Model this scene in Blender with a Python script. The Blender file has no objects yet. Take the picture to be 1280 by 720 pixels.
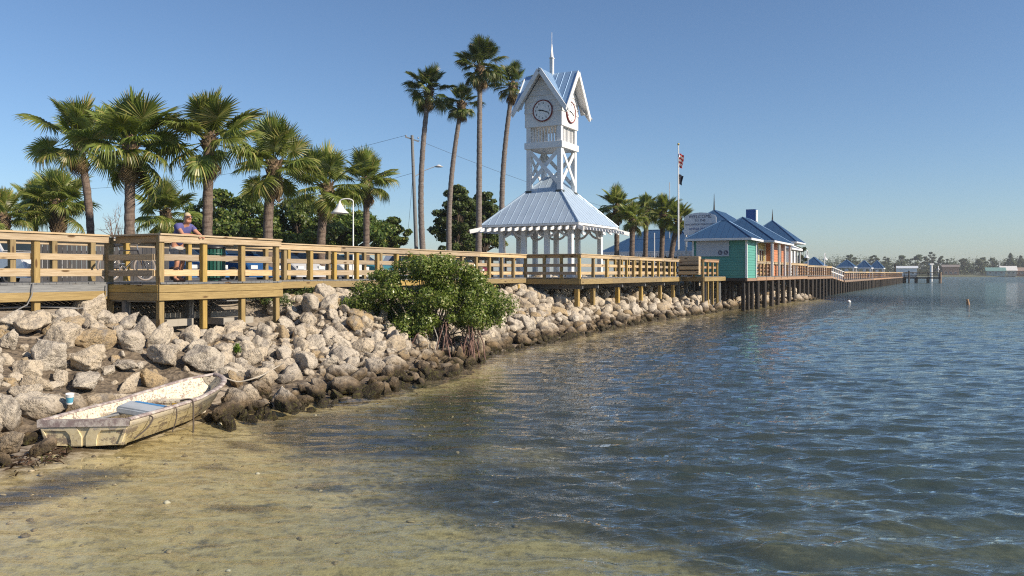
import bpy, bmesh, math, random
import numpy as np
from mathutils import Vector, Matrix, Euler

random.seed(7); RNG = np.random.default_rng(7)
SC = bpy.context.scene
COL = SC.collection
R = math.radians
PI = math.pi

# ------------------------------------------------------------------ camera
EYE = 2.4                      # metres above the water
cam_d = bpy.data.cameras.new('camera'); cam = bpy.data.objects.new('camera', cam_d); COL.objects.link(cam)
cam.location = (0, 0, EYE); cam.rotation_euler = (R(90), 0, 0)
cam_d.sensor_width = 36; cam_d.lens = 28.125; cam_d.shift_y = -0.01445
cam_d.clip_start = 0.05; cam_d.clip_end = 9000
SC.camera = cam

# ------------------------------------------------------------------ sky + sun
SUN_AZ = (0.90, -0.436); SUN_EL = R(33)
w = bpy.data.worlds.new('World'); SC.world = w; w.use_nodes = True
nt = w.node_tree; nt.nodes.clear()
sky = nt.nodes.new('ShaderNodeTexSky'); sky.sky_type = 'NISHITA'; sky.sun_disc = False
sky.sun_elevation = SUN_EL; sky.sun_rotation = math.atan2(SUN_AZ[0], SUN_AZ[1])
sky.altitude = 0; sky.air_density = 0.95; sky.dust_density = 0.55; sky.ozone_density = 5.2
bg = nt.nodes.new('ShaderNodeBackground'); bg.inputs[1].default_value = 0.098
wo = nt.nodes.new('ShaderNodeOutputWorld')
nt.links.new(sky.outputs[0], bg.inputs[0]); nt.links.new(bg.outputs[0], wo.inputs[0])
sun_d = bpy.data.lights.new('sun', 'SUN'); sun_d.energy = 5.0; sun_d.angle = R(0.55); sun_d.color = (1.0, 0.87, 0.70)
sun = bpy.data.objects.new('sun', sun_d); COL.objects.link(sun)
sd = Vector((SUN_AZ[0]*math.cos(SUN_EL), SUN_AZ[1]*math.cos(SUN_EL), math.sin(SUN_EL)))
sun.rotation_euler = (-sd).to_track_quat('-Z', 'Y').to_euler(); sun.location = sd*60
SC.view_settings.view_transform = 'Standard'; SC.view_settings.look = 'None'
SC.view_settings.exposure = 0.40; SC.view_settings.gamma = 1.0; SC.view_settings.use_curve_mapping = False
SC.render.engine = 'CYCLES'
SC.cycles.use_denoising = False; SC.cycles.filter_width = 1.15; SC.cycles.max_bounces = 8; SC.cycles.transparent_max_bounces = 12
SC.cycles.diffuse_bounces = 3; SC.cycles.glossy_bounces = 3; SC.cycles.caustics_reflective = False
SC.cycles.sample_clamp_indirect = 6

# ------------------------------------------------------------------ helpers
def X(px, Z): return (px - 640)/1000*Z
def ZH(py, Z): return EYE + (341.5 - py)/1000*Z

def link(name, me, mat=None, parent=None, loc=None, rot=None, scale=None):
    o = bpy.data.objects.new(name, me); COL.objects.link(o)
    if mat is not None and me is not None and len(me.materials) == 0: me.materials.append(mat)
    if parent is not None: o.parent = parent
    if loc is not None: o.location = loc
    if rot is not None: o.rotation_euler = rot
    if scale is not None: o.scale = (scale,)*3 if isinstance(scale, (int, float)) else scale
    return o
def tag(o, label=None, cat=None, group=None, kind=None):
    if label: o['label'] = label
    if cat: o['category'] = cat
    if group: o['group'] = group
    if kind: o['kind'] = kind
    return o
def thing(name, label, cat, loc=(0, 0, 0), rz=0.0, group=None):
    o = bpy.data.objects.new(name, None); COL.objects.link(o)
    o.empty_display_size = 0.2
    o.location = loc; o.rotation_euler = (0, 0, rz)
    return tag(o, label, cat, group)
def copy_tree(o, parent=None):
    c = o.copy(); COL.objects.link(c); c.parent = parent
    for ch in list(o.children): copy_tree(ch, c)
    return c

def np_mesh(name, V, F, smooth=False, attrs=None):
    """V (n,3); F (m,k) constant-size faces"""
    V = np.asarray(V, np.float32); F = np.asarray(F, np.int32)
    me = bpy.data.meshes.new(name); k = F.shape[1]
    me.vertices.add(len(V)); me.vertices.foreach_set('co', V.ravel())
    me.loops.add(F.size); me.loops.foreach_set('vertex_index', F.ravel())
    me.polygons.add(len(F)); me.polygons.foreach_set('loop_start', np.arange(0, F.size, k, dtype=np.int32))
    if smooth: me.polygons.foreach_set('use_smooth', np.ones(len(F), bool))
    me.update(calc_edges=True)
    for n, a in (attrs or {}).items():
        at = me.attributes.new(n, 'FLOAT', 'POINT'); at.data.foreach_set('value', np.asarray(a, np.float32))
    return me

class MB:
    def __init__(s): s.v = []; s.f = []; s.sm = []
    def add(s, vs, fs, M=None, smooth=False):
        n = len(s.v)
        for p in vs:
            p = Vector(p); s.v.append(tuple(M @ p) if M is not None else tuple(p))
        for f in fs: s.f.append([i+n for i in f]); s.sm.append(smooth)
        return s
    def box(s, c, d, M=None):
        x, y, z = c; a, b, e = d[0]/2, d[1]/2, d[2]/2
        vs = [(x+i*a, y+j*b, z+k*e) for i in (-1, 1) for j in (-1, 1) for k in (-1, 1)]
        return s.add(vs, [(0,1,3,2),(4,6,7,5),(0,4,5,1),(2,3,7,6),(0,2,6,4),(1,5,7,3)], M)
    def beam(s, a, b, wd, ht, ch=0.0):
        a = Vector(a); b = Vector(b); L = (b-a).length
        vs, fs = board_geo(L, wd, ht, ch); return s.add(vs, fs, frame_between(a, b))
    def tube(s, pts, rad, n=8, caps=True, M=None, smooth=True, sy=1.0):
        pts = [Vector(p) for p in pts]
        if not isinstance(rad, (list, tuple, np.ndarray)): rad = [rad]*len(pts)
        vs = []; up = Vector((0, 0, 1)); pu = None
        for i, p in enumerate(pts):
            t = (pts[min(i+1, len(pts)-1)] - pts[max(i-1, 0)]).normalized()
            if pu is None:
                ref = up if abs(t.z) < 0.9 else Vector((1, 0, 0)); pu = (ref - t*ref.dot(t)).normalized()
            else:
                pu = (pu - t*pu.dot(t)).normalized()
            pv = t.cross(pu)
            for k in range(n):
                a = 2*PI*k/n; vs.append(p + (pu*math.cos(a)*sy + pv*math.sin(a))*rad[i])
        fs = [(i*n+k, i*n+(k+1) % n, (i+1)*n+(k+1) % n, (i+1)*n+k) for i in range(len(pts)-1) for k in range(n)]
        s.add(vs, fs, M, smooth)
        if caps:
            m = len(pts)-1
            s.add([vs[k] for k in range(n)], [tuple(range(n))[::-1]], M)
            s.add([vs[m*n+k] for k in range(n)], [tuple(range(n))], M)
        return s
    def lathe(s, prof, n=24, M=None, smooth=True, caps=True):
        vs = [(r*math.cos(2*PI*k/n), r*math.sin(2*PI*k/n), z) for r, z in prof for k in range(n)]
        fs = [(i*n+k, i*n+(k+1) % n, (i+1)*n+(k+1) % n, (i+1)*n+k) for i in range(len(prof)-1) for k in range(n)]
        s.add(vs, fs, M, smooth)
        if caps:
            s.add(vs[:n], [tuple(range(n))[::-1]], M); s.add(vs[-n:], [tuple(range(n))], M)
        return s
    def prism(s, poly, y0, y1, M=None):
        """poly in (x,z), extruded along y"""
        n = len(poly); vs = [(x, y0, z) for x, z in poly] + [(x, y1, z) for x, z in poly]
        fs = [tuple(range(n)), tuple(range(2*n-1, n-1, -1))] + [(i, i+n, (i+1) % n+n, (i+1) % n) for i in range(n)]
        return s.add(vs, fs, M)
    def mesh(s, name='mesh'):
        me = bpy.data.meshes.new(name); me.from_pydata(s.v, [], s.f)
        me.polygons.foreach_set('use_smooth', s.sm); me.update()
        bm = bmesh.new(); bm.from_mesh(me); bmesh.ops.recalc_face_normals(bm, faces=bm.faces); bm.to_mesh(me); bm.free()
        return me
    def build(s, name, mat, parent=None, loc=None, rot=None):
        return link(name, s.mesh(name), mat, parent, loc, rot)

def board_geo(L, wd, ht, ch):
    a, b, c = wd/2, ht/2, ch
    if c <= 0: ring = [(-a,-b),(a,-b),(a,b),(-a,b)]
    else: ring = [(-a+c,-b),(a-c,-b),(a,-b+c),(a,b-c),(a-c,b),(-a+c,b),(-a,b-c),(-a,-b+c)]
    n = len(ring)
    vs = [(0, y, z) for y, z in ring] + [(L, y, z) for y, z in ring]
    fs = [(i, (i+1) % n, (i+1) % n+n, i+n) for i in range(n)] + [tuple(range(n))[::-1], tuple(range(n, 2*n))]
    return vs, fs
def frame_between(a, b):
    d = (b-a).normalized(); up = Vector((0, 0, 1))
    if abs(d.z) > 0.999: yv = Vector((0, 1, 0))
    else: yv = up.cross(d).normalized()
    zv = d.cross(yv)
    M = Matrix((d, yv, zv)).transposed().to_4x4(); M.translation = a
    return M
_bc = {}
def board(parent, name, a, b, wd, ht, mat, ch=0.006, jit=0.0):
    """one timber from a to b (parent's frame): wd across, ht high"""
    a = Vector(a); b = Vector(b); L = (b-a).length
    key = (round(L, 2), wd, ht, ch, mat.name)
    if key not in _bc:
        m = MB(); vs, fs = board_geo(L, wd, ht, ch); m.add(vs, fs); me = m.mesh(name); me.materials.append(mat); _bc[key] = me
    o = bpy.data.objects.new(name, _bc[key]); COL.objects.link(o); o.parent = parent
    M = frame_between(a, b)
    if jit: M = M @ Euler((random.gauss(0, jit), random.gauss(0, jit*.3), random.gauss(0, jit*.3))).to_matrix().to_4x4()
    o.matrix_local = M
    return o

def vnoise(P, seed=0):
    """value noise, P (n,3) -> (n,) in 0..1"""
    P = np.asarray(P, np.float64); I = np.floor(P).astype(np.int64); f = P-I; f = f*f*(3-2*f)
    def h(ix, iy, iz):
        n = (ix*374761393 + iy*668265263 + iz*2147483647 + seed*1274126177) & 0xFFFFFFFF
        n = ((n ^ (n >> 13))*1274126177) & 0xFFFFFFFF
        n = (n ^ (n >> 16)) & 0xFFFF
        return n/65535.0
    r = 0
    for dx in (0, 1):
        for dy in (0, 1):
            for dz in (0, 1):
                wgt = (f[:,0] if dx else 1-f[:,0])*(f[:,1] if dy else 1-f[:,1])*(f[:,2] if dz else 1-f[:,2])
                r = r + wgt*h(I[:,0]+dx, I[:,1]+dy, I[:,2]+dz)
    return r
def fbm(P, octv=4, seed=0, gain=0.5):
    P = np.asarray(P, float); s = 0; a = 1; t = 0
    for k in range(octv):
        s = s + a*vnoise(P*(2**k)+17.3*k, seed+k); t += a; a *= gain
    return s/t
def sstep(a, b, x):
    t = np.clip((x-a)/(b-a), 0, 1); return t*t*(3-2*t)

# ------------------------------------------------------------------ material helpers
def newmat(name):
    m = bpy.data.materials.new(name); m.use_nodes = True; nt = m.node_tree
    return m, nt, nt.nodes['Principled BSDF']
def nd(nt, typ, ins=None, **props):
    n = nt.nodes.new(typ)
    for k, v in props.items(): setattr(n, k, v)
    for k, v in (ins or {}).items():
        if isinstance(v, bpy.types.NodeSocket): nt.links.new(v, n.inputs[k])
        else: n.inputs[k].default_value = v
    return n
def c4(c): return (c[0], c[1], c[2], 1.0)
def mixc(nt, f, a, b, mode='MIX'):
    n = nt.nodes.new('ShaderNodeMix'); n.data_type = 'RGBA'; n.blend_type = mode
    for i, v in ((0, f), (6, a), (7, b)):
        if isinstance(v, bpy.types.NodeSocket): nt.links.new(v, n.inputs[i])
        elif i == 0: n.inputs[0].default_value = v
        else: n.inputs[i].default_value = c4(v)
    return n.outputs[2]
def math_(nt, op, a, b=0.0, c=0.0, clamp=False):
    n = nt.nodes.new('ShaderNodeMath'); n.operation = op; n.use_clamp = clamp
    for i, v in enumerate((a, b, c)):
        if isinstance(v, bpy.types.NodeSocket): nt.links.new(v, n.inputs[i])
        else: n.inputs[i].default_value = v
    return n.outputs[0]
def maprange(nt, v, a, b, c=0.0, d=1.0, smooth=True):
    n = nt.nodes.new('ShaderNodeMapRange'); n.interpolation_type = 'SMOOTHSTEP' if smooth else 'LINEAR'
    for i, x in enumerate((v, a, b, c, d)):
        if isinstance(x, bpy.types.NodeSocket): nt.links.new(x, n.inputs[i])
        else: n.inputs[i].default_value = x
    return n.outputs[0]
def noise(nt, vec, scale, detail=4, rough=0.55, dist=0.0):
    n = nd(nt, 'ShaderNodeTexNoise', {'Scale': scale, 'Detail': detail, 'Roughness': rough, 'Distortion': dist})
    if vec is not None: nt.links.new(vec, n.inputs['Vector'])
    return n.outputs['Fac']
def mapping(nt, vec, scale=(1, 1, 1), loc=(0, 0, 0), rot=(0, 0, 0)):
    n = nd(nt, 'ShaderNodeMapping', {'Vector': vec, 'Scale': scale, 'Location': loc, 'Rotation': rot}); return n.outputs[0]
def objcoord(nt): return nt.nodes.new('ShaderNodeTexCoord').outputs['Object']
def worldpos(nt): return nt.nodes.new('ShaderNodeNewGeometry').outputs['Position']
def objrand(nt): return nt.nodes.new('ShaderNodeObjectInfo').outputs['Random']
def rnd_vec(nt, vec):
    """shift coordinates per object so copies differ"""
    r = objrand(nt); m = math_(nt, 'MULTIPLY', r, 37.0)
    return nd(nt, 'ShaderNodeVectorMath', {0: vec, 1: nd(nt, 'ShaderNodeCombineXYZ', {0: m, 1: m, 2: m}).outputs[0]}, operation='ADD').outputs[0]
def bump(nt, h, strength=0.4, dist=0.02, normal=None):
    n = nd(nt, 'ShaderNodeBump', {'Height': h, 'Strength': strength, 'Distance': dist})
    if normal is not None: nt.links.new(normal, n.inputs['Normal'])
    return n.outputs[0]
def setp(nt, b, color=None, rough=None, metal=None, normal=None, spec=None):
    for k, v in (('Base Color', color), ('Roughness', rough), ('Metallic', metal), ('Normal', normal), ('Specular IOR Level', spec)):
        if v is None: continue
        if isinstance(v, bpy.types.NodeSocket): nt.links.new(v, b.inputs[k])
        elif k == 'Base Color': b.inputs[k].default_value = c4(v)
        else: b.inputs[k].default_value = v

_pc = {}
def paint(color, rough=0.5, metal=0.0, wear=0.12, spec=None, name=None):
    key = (tuple(color), rough, metal, wear)
    if key in _pc: return _pc[key]
    m, nt, b = newmat(name or 'paint'); p = rnd_vec(nt, objcoord(nt))
    n1 = noise(nt, p, 2.2, 5, 0.6); n2 = noise(nt, p, 19, 3, 0.6)
    f = math_(nt, 'MULTIPLY', maprange(nt, n1, 0.45, 0.75), wear*2.2)
    dark = tuple(x*0.55+0.02 for x in color)
    col = mixc(nt, f, color, dark)
    col = mixc(nt, math_(nt, 'MULTIPLY', n2, wear), col, tuple(x*0.7 for x in color))
    st_n = noise(nt, mapping(nt, p, (7, 7, .55)), 1.0, 4, 0.6)
    col = mixc(nt, math_(nt, 'MULTIPLY', maprange(nt, st_n, .55, .75), wear*1.6, clamp=True), col, tuple(x*0.5+.01 for x in color))
    setp(nt, b, col, math_(nt, 'ADD', math_(nt, 'MULTIPLY', n1, 0.2), rough-0.1), metal, bump(nt, n2, 0.08, 0.01), spec)
    _pc[key] = m; return m

def wood(name, c1, c2, knots=(0.12, 0.07, 0.03), rough=0.75, wet=0.0):
    m, nt, b = newmat(name); p = rnd_vec(nt, objcoord(nt))
    g = noise(nt, mapping(nt, p, (0.7, 14, 14)), 3.0, 5, 0.65, 0.6)
    big = noise(nt, mapping(nt, p, (0.6, 3, 3)), 1.6, 3, 0.5)
    col = mixc(nt, maprange(nt, g, 0.3, 0.72), c1, c2)
    col = mixc(nt, math_(nt, 'MULTIPLY', maprange(nt, big, 0.52, 0.8), 0.55), col, tuple(x*0.5 for x in c1))
    kn = nd(nt, 'ShaderNodeTexVoronoi', {'Vector': mapping(nt, p, (1.3, 5, 5)), 'Scale': 1.0}).outputs['Distance']
    col = mixc(nt, maprange(nt, kn, 0.16, 0.09), col, knots)
    v = math_(nt, 'MULTIPLY', math_(nt, 'SUBTRACT', objrand(nt), 0.5), 0.55)
    hsv = nd(nt, 'ShaderNodeHueSaturation', {'Color': col, 'Value': math_(nt, 'ADD', 1.0, v), 'Saturation': math_(nt, 'ADD', 1.0, math_(nt, 'MULTIPLY', v, 0.6))})
    crack = noise(nt, mapping(nt, p, (0.4, 40, 40)), 2.0, 2, 0.5)
    h = math_(nt, 'ADD', g, math_(nt, 'MULTIPLY', maprange(nt, crack, 0.62, 0.7), -0.8))
    setp(nt, b, hsv.outputs[0], rough, None, bump(nt, h, 0.35, 0.008), 0.3)
    return m

W_POST = wood('treated_pine', (0.39, 0.285, 0.12), (0.25, 0.175, 0.07))
W_CAP = wood('weathered_pine', (0.50, 0.40, 0.27), (0.36, 0.26, 0.15))
W_GREY = wood('grey_timber', (0.23, 0.235, 0.235), (0.13, 0.135, 0.14))
W_DARK = wood('tarred_pile', (0.060, 0.050, 0.042), (0.035, 0.03, 0.026), (0.02, 0.02, 0.02))
W_PIER = wood('pier_timber', (0.36, 0.25, 0.17), (0.24, 0.15, 0.10))
WHITE = paint((0.78, 0.78, 0.77), 0.45, wear=0.17, name='white_paint')
BLACK = paint((0.02, 0.02, 0.022), 0.4, wear=0.05, name='black_paint')
# ------------------------------------------------------------------ terrain: shore line, bank, sea bed
P0 = np.array([-9.2, 18.3]); U2 = np.array([0.4699, 0.8827]); V2 = np.array([0.8827, -0.4699])
DECK_RZ = math.atan2(U2[1], U2[0])
def DK(t, s): p = P0 + U2*t + V2*s; return float(p[0]), float(p[1])
SHORE = np.array([(-60, -12), (-14, 4), (-9, 6.9), (-7, 8.3), (-5.95, 9.4), (-5.35, 10.6), (-5.05, 12.5), (-4.75, 13.5), (-4.4, 14.2),
                  (-3.2, 16.2), (-1.94, 19.4), (-0.97, 24.4), (1.8, 30.6), (6.6, 41), (13.7, 52.7), (20, 63), (28.2, 74.5),
                  (27.5, 80), (20, 95), (5, 140), (-60, 260), (-400, 600), (-2500, 1800)], float)
def shore_d(x, y):
    """signed distance to the water line, + on the water side"""
    P = np.stack([np.asarray(x, float).ravel(), np.asarray(y, float).ravel()], 1)
    best = np.full(len(P), 1e9); sg = np.ones(len(P))
    for a, b in zip(SHORE[:-1], SHORE[1:]):
        ab = b-a; t = np.clip(((P-a) @ ab)/(ab @ ab), 0, 1); q = a + t[:, None]*ab
        d = np.hypot(*(P-q).T); cr = ab[0]*(P[:,1]-a[1]) - ab[1]*(P[:,0]-a[0])
        m = d < best-1e-9; best[m] = d[m]; sg[m] = np.where(cr[m] > 0, -1, 1)
    return best*sg
def zg(x, y):
    x = np.atleast_1d(np.asarray(x, float)); y = np.atleast_1d(np.asarray(y, float)); d = shore_d(x, y)
    land_r = np.interp(-d, [0, .4, 1, 3.6, 5, 8, 9], [0, .10, .32, 1.22, 1.36, 1.93, 1.97])
    land_b = np.interp(-d, [0, 1.4, 2.2, 4.2, 6, 8, 9], [0, .07, .40, 1.30, 1.6, 1.93, 1.97])
    tl = (x.ravel()-P0[0])*U2[0]+(y.ravel()-P0[1])*U2[1]
    land_r = np.minimum(1.97, land_r*(1+.18*sstep(3.8, 5.5, tl)+.20*sstep(17, 22, tl)))
    sl_ = (x.ravel()-P0[0])*V2[0]+(y.ravel()-P0[1])*V2[1]
    notch = 1-.27*sstep(-1.2, -.2, tl)*sstep(4.9, 3.9, tl)*sstep(-1.0, .8, sl_)
    kb = sstep(15.5, 13.5, y.ravel())*sstep(-12, -9, x.ravel())
    land = (land_r*(1-kb) + land_b*kb)*notch
    sea = -np.interp(d, [0, .5, 1.5, 4, 8, 15, 30, 80, 400], [0, .07, .17, .36, .58, .95, 1.7, 2.6, 4.0])
    n = fbm(np.stack([x.ravel()*.8, y.ravel()*.8, 0*x.ravel()], 1), 3, 5) - .5
    return np.where(d < 0, land + n*.06*np.clip(-d, 0, 1)*np.clip((9+d)/2, 0, 1), sea + n*.10*np.clip(d, 0, 1))
def zg1(x, y): return float(zg(x, y)[0])

def axis(a, b, step, lo, hi, g=1.16):
    mid = list(np.arange(a, b+1e-6, step)); s = step; p = a; L = []
    while p > lo: s *= g; p -= s; L.append(p)
    s = step; q = b; H = []
    while q < hi: s *= g; q += s; H.append(q)
    return np.array(L[::-1]+mid+H)
gx = axis(-14, 12, .14, -1500, 1500); gy = axis(5, 34, .14, -60, 1600)
GX, GY = np.meshgrid(gx, gy); gz = zg(GX.ravel(), GY.ravel())
nx, ny = len(gx), len(gy)
def grid_faces(nx, ny):
    i = np.arange((nx-1)*(ny-1)); a = (i//(nx-1))*nx + i % (nx-1)
    return np.stack([a, a+1, a+nx+1, a+nx], 1)
xx, yy = GX.ravel(), GY.ravel(); dd = shore_d(xx, yy)
nn = fbm(np.stack([xx*.45, yy*.45, xx*0], 1), 4, 11); n2 = fbm(np.stack([xx*1.6, yy*1.6, xx*0+4], 1), 3, 23)
# sea grass and deeper mud beyond the sand bar; bare sand close to the stones
yb = np.interp(xx, [-8, -6, -4, -3, -2, 0, 1, 2, 3, 5], [18, 15, 12.4, 11.3, 10.4, 9.2, 8.6, 7.6, 6.2, 3.0])
grassy = sstep(-.9, 1.1, yy-yb+(nn-.5)*2.6+(n2-.5)*1.6)*sstep(.2, 2.0, dd+(nn-.5)*1.8)
thin = 1-.38*sstep(.5, .66, fbm(np.stack([xx*.5, yy*.8, xx*0+2], 1), 3, 57))*sstep(16, 12, yy)
spots = sstep(.62, .78, fbm(np.stack([xx*1.3, yy*2.0, xx*0+9], 1), 3, 41))*(dd > .5)
weed = sstep(.2, .9, 1-np.abs((dd-.55+ (nn-.5)*1.4)/.9))*sstep(10.8, 9.6, yy)*sstep(6.0, 8.0, yy)
grass = np.clip(np.maximum.reduce([grassy*thin, spots*.75, weed*.9]), 0, 1)

def ground_mat():
    m, nt, b = newmat('sand_and_bank'); p = worldpos(nt); z = nd(nt, 'ShaderNodeSeparateXYZ', {0: p}).outputs[2]
    n1 = noise(nt, p, 1.3, 6, 0.6); n2 = noise(nt, p, 9, 5, 0.65); n3 = noise(nt, p, 40, 3, 0.6)
    ripple_light = nd(nt, 'ShaderNodeTexWave', {'Vector': mapping(nt, p, (1, 1, 1), rot=(0, 0, R(74))), 'Scale': 1.1, 'Distortion': 15.0, 'Detail': 4.0, 'Detail Scale': 1.4}).outputs['Fac']
    sand = mixc(nt, maprange(nt, n1, .3, .72), (0.58, 0.48, 0.255), (0.40, 0.32, 0.16))
    sand = mixc(nt, math_(nt, 'MULTIPLY', maprange(nt, n2, .44, .70), .8), sand, (0.17, 0.14, 0.08))
    sand = mixc(nt, math_(nt, 'MULTIPLY', maprange(nt, n3, .60, .72), .6), sand, (0.11, 0.09, 0.055))
    sand = mixc(nt, math_(nt, 'MULTIPLY', maprange(nt, ripple_light, .55, .98), .42), sand, (0.62, 0.54, 0.33))  # pale sand ripples that also paint the net of sunlight on the bed
    ga = nd(nt, 'ShaderNodeAttribute', attribute_name='grass').outputs['Fac']
    g = maprange(nt, math_(nt, 'ADD', ga, math_(nt, 'MULTIPLY', math_(nt, 'SUBTRACT', n2, .5), .9)), .12, .95)
    grs = mixc(nt, maprange(nt, n2, .35, .65), (0.022, 0.024, 0.029), (0.085, 0.07, 0.04))
    bed = mixc(nt, g, sand, grs)
    dry = mixc(nt, maprange(nt, n2, .35, .7), (0.36, 0.31, 0.25), (0.20, 0.165, 0.125))
    dry = mixc(nt, maprange(nt, n3, .6, .75), dry, (0.42, 0.38, 0.32))
    wrack = maprange(nt, math_(nt, 'ADD', n1, math_(nt, 'MULTIPLY', n2, .5)), .66, .82)
    dry2 = mixc(nt, wrack, dry, (0.075, 0.05, 0.03))
    wr_z = math_(nt, 'MULTIPLY', maprange(nt, z, .30, .10), 1.0)
    land = mixc(nt, wr_z, dry, dry2)
    col = mixc(nt, maprange(nt, z, -.02, .03), bed, land)
    park = mixc(nt, maprange(nt, n2, .4, .7), (0.20, 0.19, 0.175), (0.14, 0.135, 0.125))
    col = mixc(nt, maprange(nt, z, 1.85, 1.93), col, park)
    wetr = maprange(nt, z, .02, .14, .35, .9)
    setp(nt, b, col, wetr, None, bump(nt, math_(nt, 'ADD', n2, math_(nt, 'MULTIPLY', n3, .5)), .5, .03), .3)
    return m
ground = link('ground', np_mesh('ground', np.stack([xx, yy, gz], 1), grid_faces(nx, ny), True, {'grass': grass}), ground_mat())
tag(ground, 'sandy sea bed rising to the shore and the parking ground', kind='structure')

# ------------------------------------------------------------------ water
rr = [2.2]
while rr[-1] < 110: rr.append(rr[-1]*1.0066)
while rr[-1] < 4000: rr.append(rr[-1]*1.06)
rr = np.array(rr)
aa = np.concatenate([np.arange(-180, -46, 4.0), np.arange(-46, 42, .135), np.arange(42, 181, 4.0)])*PI/180
AA, RR = np.meshgrid(aa, rr); wx = (np.sin(AA)*RR).ravel(); wy = (np.cos(AA)*RR).ravel(); wr = RR.ravel()
wd_ = np.maximum(shore_d(wx, wy), -1)
amp_shore = .32 + .68*sstep(1.5, 10, wd_+np.clip(wx, -4, 4)*.7)
wz = np.zeros_like(wx); rg = np.random.default_rng(3)
for k in range(96):
    lam = .10*(11**rg.random()); th = rg.normal(R(-6), R(20)); kx, ky = math.sin(th)*2*PI/lam, -math.cos(th)*2*PI/lam
    A = .0050*lam**.82*(.5+rg.random())*(1.0 if lam < 1.4 else .8); ph = rg.random()*2*PI
    res = sstep(.80, .30, wr*.0066/lam*1.5)                # fade what the mesh cannot carry
    arg = kx*wx+ky*wy+ph+.9*np.sin(wx*.45+k)+.7*np.sin(wy*.29+2*k)
    c = np.cos(arg); wz += A*res*(c+.30*np.cos(2*arg)+.10*np.cos(3*arg))
patch = .55+.9*fbm(np.stack([wx*.10, wy*.06, wx*0], 1), 3, 77)
wz *= amp_shore*patch*sstep(.0, .6, wd_+.35)*1.0
seabed = zg(wx, wy); depth = np.clip(-seabed, 0, 5)
def water_mat():
    m, nt, b = newmat('sea_water'); nt.nodes.remove(b); out = nt.nodes['Material Output']; p = worldpos(nt)
    calm = nd(nt, 'ShaderNodeAttribute', attribute_name='chop').outputs['Fac']
    w1 = noise(nt, mapping(nt, p, (.5, 2.1, 1)), 1.9, 5, .55, .3); w2 = noise(nt, mapping(nt, p, (.6, 1.6, 1)), 5.5, 4, .6, .4)
    w3 = noise(nt, mapping(nt, p, (.35, 1.5, 1)), .35, 3, .5)
    h = math_(nt, 'ADD', math_(nt, 'ADD', math_(nt, 'MULTIPLY', w1, .065), math_(nt, 'MULTIPLY', w2, .022)), math_(nt, 'MULTIPLY', w3, .10))
    n = nd(nt, 'ShaderNodeBump', {'Height': math_(nt, 'MULTIPLY', h, calm), 'Strength': 1.0, 'Distance': .9}).outputs[0]
    inc = nt.nodes.new('ShaderNodeNewGeometry').outputs['Incoming']       # Schlick: same from above and below, so sunlight reaches the bed
    cs = math_(nt, 'ABSOLUTE', nd(nt, 'ShaderNodeVectorMath', {0: inc, 1: n}, operation='DOT_PRODUCT').outputs['Value'])
    fr = math_(nt, 'ADD', .02, math_(nt, 'MULTIPLY', .98, math_(nt, 'POWER', math_(nt, 'SUBTRACT', 1.0, cs, clamp=True), 5.0)))
    gl = nd(nt, 'ShaderNodeBsdfGlossy', {'Color': (1, 1, 1, 1), 'Roughness': .03, 'Normal': n}).outputs[0]
    dp = nd(nt, 'ShaderNodeAttribute', attribute_name='depth').outputs['Fac']
    tint = mixc(nt, maprange(nt, dp, 0, 1.6, smooth=False), (0.97, 0.96, 0.90), (0.42, 0.58, 0.52))
    tr = nd(nt, 'ShaderNodeBsdfTransparent', {'Color': tint}).outputs[0]
    sc = nd(nt, 'ShaderNodeBsdfDiffuse', {'Color': (0.078, 0.116, 0.114, 1)}).outputs[0]
    body = nd(nt, 'ShaderNodeMixShader', {0: maprange(nt, dp, .15, 1.5, .03, .90), 1: tr, 2: sc}).outputs[0]
    mx = nd(nt, 'ShaderNodeMixShader', {0: fr, 1: body, 2: gl}).outputs[0]
    nt.links.new(mx, out.inputs[0]); return m
water = link('water', np_mesh('water', np.stack([wx, wy, wz], 1), grid_faces(len(aa), len(rr)), True, {'depth': depth, 'chop': (amp_shore*.9+.05)*(1+2.4*sstep(14, 90, wr))}), water_mat())
tag(water, 'choppy clear bay water shallowing to sand', kind='structure')

# ------------------------------------------------------------------ boulders
def ico(sub):
    bm = bmesh.new(); bmesh.ops.create_icosphere(bm, subdivisions=sub, radius=1)
    V = np.array([v.co[:] for v in bm.verts]); F = np.array([[v.index for v in f.verts] for f in bm.faces]); bm.free(); return V, F
ICO = {s: ico(s) for s in (2, 3, 4, 5)}
def rock_mesh(seed, sub):
    V, F = ICO[sub]; rg = np.random.default_rng(seed); np_ = rg.integers(11, 18)
    N = rg.normal(size=(np_, 3)); N /= np.linalg.norm(N, axis=1)[:, None]; H = rg.uniform(.55, .98, np_)
    dots = V @ N.T; r = np.where(dots > .05, H/np.maximum(dots, .05), 9)
    k = 26.0; r = -np.log(np.sum(np.exp(-k*np.minimum(r, 3)), 1)+np.exp(-k*1.25))/k
    P = V*r[:, None]
    n = (fbm(P*2.2+seed, 3, seed)-.5)*.30 + (fbm(P*5+seed, 3, seed+5)-.5)*.15
    n2 = vnoise(P*11+seed*3, seed+9); pit = -np.clip(n2-.68, 0, 1)*.16*(fbm(P*1.5+9, 2, seed) > .5)
    if sub >= 4: n = n + (fbm(P*14, 3, seed+3)-.5)*.075 + pit
    P = P*(1+n)[:, None]*np.array([1.0, rg.uniform(.72, .95), rg.uniform(.62, .85)])
    P /= np.abs(P[:, :2]).max()
    return np_mesh('boulder', P, F, True)
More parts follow.
